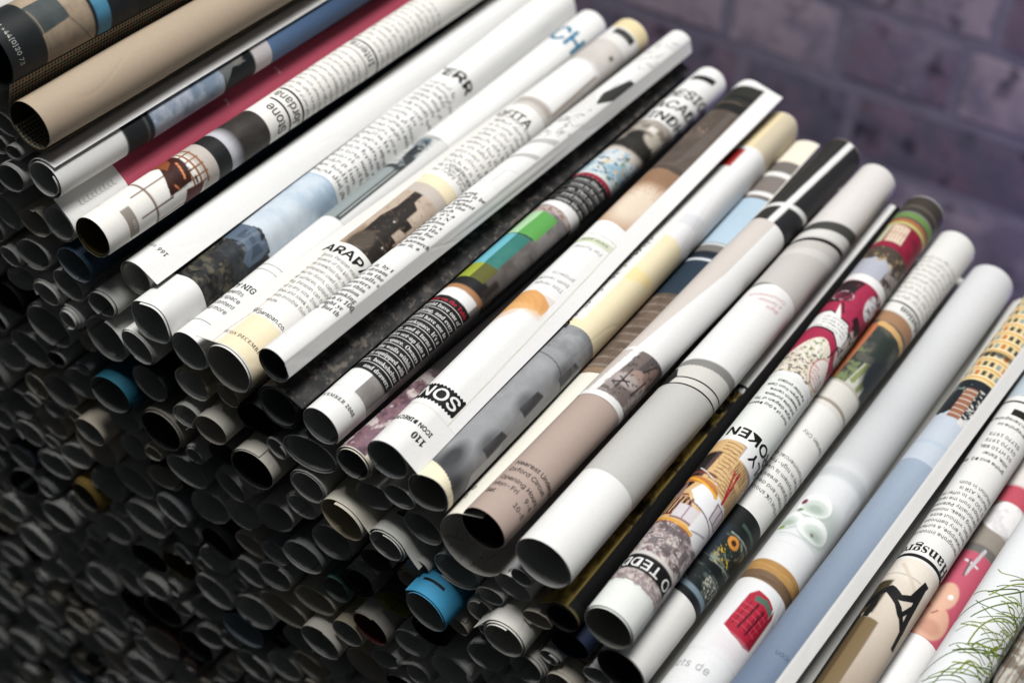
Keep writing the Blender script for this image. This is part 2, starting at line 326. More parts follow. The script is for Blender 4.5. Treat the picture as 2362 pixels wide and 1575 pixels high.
# ------------------------------------------------------------------ where the rolls lie (mm: x, z of the front end centre relative to the lens, radius)
T_TAB = {
 'T2': (-379.2, 0.0, -299.1, -379.2, 280.0, -299.1, 9.7),
 'T3': (-375.6, 0.0, -319.6, -375.6, 280.0, -319.6, 8.4),
 'T4': (-373.2, 0.0, -338.2, -373.2, 280.0, -338.2, 7.7),
 'T5': (-356.9, 0.0, -337.3, -356.9, 280.0, -337.3, 8.7),
 'T6': (-346.6, 8.0, -355.9, -349.6, 288.0, -353.9, 7.5),
 'T7': (-332.4, 0.0, -363.6, -335.5, 280.0, -359.5, 9.5),
 'T8': (-315.7, 0.0, -369.6, -317.7, 280.0, -364.8, 8.7),
 'T9': (-295.9, 0.0, -366.7, -295.7, 280.0, -362.5, 10.4),
 'T10': (-275.4, 0.0, -355.1, -271.0, 280.0, -358.0, 7.0),
 'T11': (-274.5, 0.0, -374.0, -274.5, 280.0, -374.0, 9.4),
 'T12': (-256.1, 0.0, -373.1, -253.1, 280.0, -371.6, 8.2),
 'T13': (-242.0, 0.0, -382.2, -243.5, 280.0, -391.0, 7.4),
 'T14': (-227.3, 0.0, -372.2, -231.9, 280.0, -370.9, 8.4),
 'T15': (-210.8, 0.0, -378.6, -215.9, 280.0, -381.4, 8.8),
 'T16': (-191.9, 0.0, -391.6, -199.7, 280.0, -395.8, 13.0),
 'T17': (-188.2, 0.0, -381.5, -184.8, 280.0, -384.0, 8.7),
 'T18': (-164.7, 0.0, -382.9, -167.2, 280.0, -390.5, 10.3),
 'T19': (-156.0, 0.0, -404.2, -157.2, 280.0, -404.8, 6.5),
 'T20': (-138.6, 0.0, -396.3, -143.2, 280.0, -398.1, 9.2),
 'T21': (-132.5, 0.0, -414.2, -126.0, 280.0, -409.5, 9.3),
 'T23': (-91.7, 0.0, -412.0, -79.3, 280.0, -409.6, 8.7),
 'T24': (-71.1, 0.0, -416.0, -62.9, 280.0, -414.4, 8.6),
 'T25': (-61.5, 0.0, -430.0, -46.4, 280.0, -428.0, 8.4),
 'T26': (-43.1, 0.0, -417.9, -31.4, 280.0, -417.0, 10.1),
 'T27': (-30.0, 0.0, -432.1, -13.3, 280.0, -430.0, 9.3),
 'T22': (-110.9, 0.0, -421.2, -106.8, 280.0, -420.2, 10.0),
 'T1': (-394.6, 0.0, -277.3, -394.6, 280.0, -277.3, 12.0),
}
S_TAB = {'s1': (-244.7, -408.9, 10.0), 's2': (-225.6, -410.7, 8.2), 's3': (-232.8, -426.2, 7.4), 's4': (-204.2, -424.8, 8.6), 's5': (-174.1, -422.0, 8.4), 's6': (-188.1, -423.7, 5.8), 's7': (-218.4, -425.9, 5.6), 's8': (-218.1, -463.3, 8.1), 's9': (-199.0, -463.2, 9.7), 's10': (-183.9, -443.6, 8.7), 's11': (-166.4, -435.6, 7.2), 's12': (-152.9, -417.6, 7.3), 's13': (-234.5, -462.6, 8.4), 's14': (-245.6, -473.6, 7.0), 's15': (-258.2, -485.8, 9.5), 's16': (-243.5, -447.1, 7.9), 's17': (-253.8, -457.4, 6.7), 's18': (-225.4, -445.4, 7.9), 's19': (-207.9, -446.8, 7.8), 's20': (-240.0, -493.4, 9.8), 's21': (-254.7, -431.9, 9.2), 's23': (-263.1, -406.7, 8.6), 's24': (-214.5, -478.5, 5.9), 's25': (-152.3, -437.1, 6.9), 's26': (-140.3, -434.1, 5.5), 'a1': (-305.2, -399.3, 7.9), 'a3': (-286.2, -387.0, 8.2), 'a4': (-285.6, -407.3, 10.2), 'a5': (-304.6, -414.5, 7.3), 'a6': (-317.6, -386.9, 8.7), 'a7': (-299.2, -382.2, 5.6), 'a8': (-356.1, -408.6, 10.4), 'a9': (-334.6, -417.9, 10.5), 'a10': (-371.2, -435.8, 8.2), 'a11': (-392.2, -430.4, 8.6), 'a12': (-353.9, -439.3, 7.1), 'a13': (-407.4, -435.4, 6.9), 'a14': (-340.4, -379.0, 8.1), 'a16': (-357.5, -367.4, 7.5), 'a17': (-374.5, -381.7, 5.7), 'a19': (-368.1, -353.9, 8.3), 'a20': (-390.9, -359.7, 8.5), 'a21': (-386.8, -343.6, 7.1), 'a22': (-392.7, -325.4, 7.4), 'a23': (-403.2, -346.7, 7.8), 'a24': (-358.5, -384.8, 9.9), 'a25': (-338.2, -396.3, 8.9), 'a26': (-412.6, -391.2, 8.6), 'a27': (-298.1, -443.1, 8.6), 'a28': (-280.4, -432.9, 9.0), 'a29': (-267.5, -446.4, 9.7), 'a30': (-282.2, -454.4, 6.6)}
IN_TAB = [(-324.0,-434.0,10.2), (-255.5,-503.0,8.3), (-402.0,-315.5,6.8), (-378.5,-419.0,9.6), (-420.5,-426.0,9.7), (-170.5,-452.5,7.0), (-282.5,-467.5,8.8), (-226.0,-504.5,8.3), (-403.5,-378.5,8.2), (-199.0,-410.0,9.1), (-280.5,-486.5,11.5), (-275.0,-503.0,9.2), (-241.5,-511.0,8.7), (-222.5,-489.5,7.0), (-405.5,-414.0,10.8), (-414.5,-357.5,8.1), (-436.5,-439.0,12.3), (-374.0,-366.5,7.3), (-296.5,-499.5,11.0), (-391.0,-395.0,12.0), (-223.0,-387.5,6.7), (-442.0,-485.0,7.0), (-267.5,-420.0,7.5), (-296.5,-475.5,8.2), (-262.0,-390.0,11.1), (-423.0,-454.0,10.4), (-318.0,-501.5,10.0), (-321.0,-403.5,7.1), (-357.0,-425.5,9.4), (-270.0,-517.5,9.3), (-338.0,-499.5,9.7), (-376.5,-451.5,11.1), (-407.0,-333.0,8.8), (-338.5,-447.0,10.2), (-356.0,-507.0,10.4), (-335.0,-462.5,8.9), (-418.5,-468.5,7.9), (-316.0,-451.0,10.3), (-357.5,-461.0,10.5), (-403.5,-455.0,8.7), (-352.0,-478.5,11.3), (-373.5,-498.0,10.1), (-405.5,-479.5,10.5), (-304.0,-516.0,10.7), (-373.0,-472.0,9.5), (-385.0,-484.0,8.9), (-284.5,-527.5,9.5), (-229.0,-478.5,7.6), (-325.5,-519.5,10.4), (-310.5,-466.0,8.6), (-315.0,-480.0,9.2), (-300.0,-536.5,9.1), (-426.5,-487.0,8.3), (-306.5,-566.5,10.5), (-353.0,-522.0,8.1), (-235.0,-395.5,8.1), (-393.0,-497.5,9.1), (-428.5,-503.5,11.7), (-406.5,-509.5,10.7), (-200.0,-480.5,7.8), (-323.5,-570.5,7.0), (-373.5,-516.0,9.5), (-318.0,-556.0,6.6), (-386.5,-375.5,7.5), (-324.5,-535.5,8.7), (-352.0,-538.0,11.3), (-335.5,-551.5,11.1), (-391.0,-466.0,9.1), (-400.5,-632.0,9.5), (-355.5,-561.5,11.9), (-423.0,-521.0,10.2), (-418.5,-652.5,9.1), (-448.0,-500.0,7.6), (-298.5,-551.0,8.6), (-501.0,-706.0,8.9), (-441.5,-527.0,9.4), (-389.5,-521.0,6.8), (-450.5,-542.0,10.2), (-392.0,-619.0,8.7), (-395.0,-305.5,6.6), (-375.0,-611.0,10.1), (-451.5,-515.5,7.7), (-429.5,-541.5,10.6), (-348.0,-580.0,9.2), (-391.0,-601.5,9.1), (-417.5,-624.5,9.6), (-370.0,-548.5,9.5), (-176.5,-404.5,7.4), (-420.5,-556.5,9.7), (-410.0,-601.0,9.6), (-403.0,-561.5,8.6), (-388.5,-541.0,10.5), (-463.0,-670.0,8.5), (-480.5,-687.5,9.8), (-372.0,-593.5,11.4), (-388.5,-571.5,10.1), (-411.5,-586.0,8.6), (-331.5,-476.0,7.4), (-497.5,-692.5,8.0), (-483.0,-672.0,9.1), (-412.5,-572.0,6.6), (-467.0,-575.0,12.1), (-476.0,-658.0,9.0), (-480.5,-644.0,8.7), (-450.0,-564.0,9.0), (-436.0,-618.5,10.1), (-354.0,-598.5,7.5), (-443.0,-631.0,6.6), (-459.5,-638.0,11.8), (-439.5,-600.5,12.2), (-464.5,-602.0,12.4), (-407.5,-529.5,7.9), (-459.0,-619.0,9.4), (-441.5,-577.0,8.8), (-458.5,-658.0,6.6), (-213.5,-398.0,8.2), (-435.0,-647.0,8.1), (-301.0,-428.5,8.4), (-434.0,-467.5,7.4), (-366.5,-576.5,9.5), (-296.0,-460.0,7.5), (-264.0,-470.0,9.8), (-393.5,-587.0,8.7), (-409.0,-544.0,9.3), (-422.0,-638.5,8.0), (-371.5,-531.5,9.2), (-386.0,-556.5,8.0), (-287.5,-544.0,5.1), (-424.0,-608.0,5.3), (-389.5,-411.0,4.9), (-255.5,-515.5,4.9), (-438.0,-557.5,4.6), (-181.5,-458.5,5.8), (-373.0,-563.5,5.4), (-458.5,-553.0,5.3), (-339.0,-527.0,5.6), (-304.5,-487.5,4.6), (-317.5,-421.0,5.2), (-274.5,-536.5,5.2), (-440.0,-659.0,5.8), (-340.0,-566.5,4.6), (-398.5,-444.0,5.6), (-424.0,-591.5,5.3), (-341.5,-434.5,5.3), (-421.0,-380.5,5.6), (-239.5,-436.0,5.6), (-371.0,-394.0,5.5), (-421.5,-406.5,5.4), (-141.5,-425.0,4.9), (-416.0,-368.0,4.7), (-369.0,-484.0,5.5), (-388.0,-511.0,4.9), (-427.0,-580.0,5.5), (-430.5,-566.5,5.8), (-285.5,-511.5,4.9), (-467.5,-682.0,4.7), (-453.0,-591.5,4.6), (-312.5,-546.5,5.6), (-374.5,-407.5,5.0), (-433.5,-587.0,4.8), (-342.0,-515.5,5.1), (-408.5,-614.5,5.1), (-312.5,-529.0,5.6), (-354.0,-492.5,5.6), (-405.0,-367.5,5.3), (-473.0,-623.5,5.4), (-165.0,-411.5,5.5), (-333.5,-487.5,5.3), (-197.5,-437.0,5.7), (-449.5,-651.0,5.6), (-390.0,-314.0,4.6), (-412.5,-497.0,5.6), (-411.5,-445.0,4.9), (-215.0,-436.0,5.7), (-184.5,-413.0,5.7), (-290.5,-420.5,5.8), (-400.0,-610.0,4.5), (-477.5,-632.0,5.7), (-333.5,-578.0,5.3), (-254.5,-420.0,4.5), (-159.0,-427.0,4.5), (-277.0,-395.5,4.9), (-268.0,-529.5,5.5), (-426.5,-414.5,5.4), (-214.0,-416.5,4.5), (-183.5,-432.0,4.6), (-437.0,-515.5,5.0), (-172.5,-395.0,4.7), (-387.0,-441.5,4.9), (-402.0,-577.5,5.1), (-405.5,-467.0,4.8), (-323.0,-490.0,5.0), (-461.5,-588.0,4.7)]
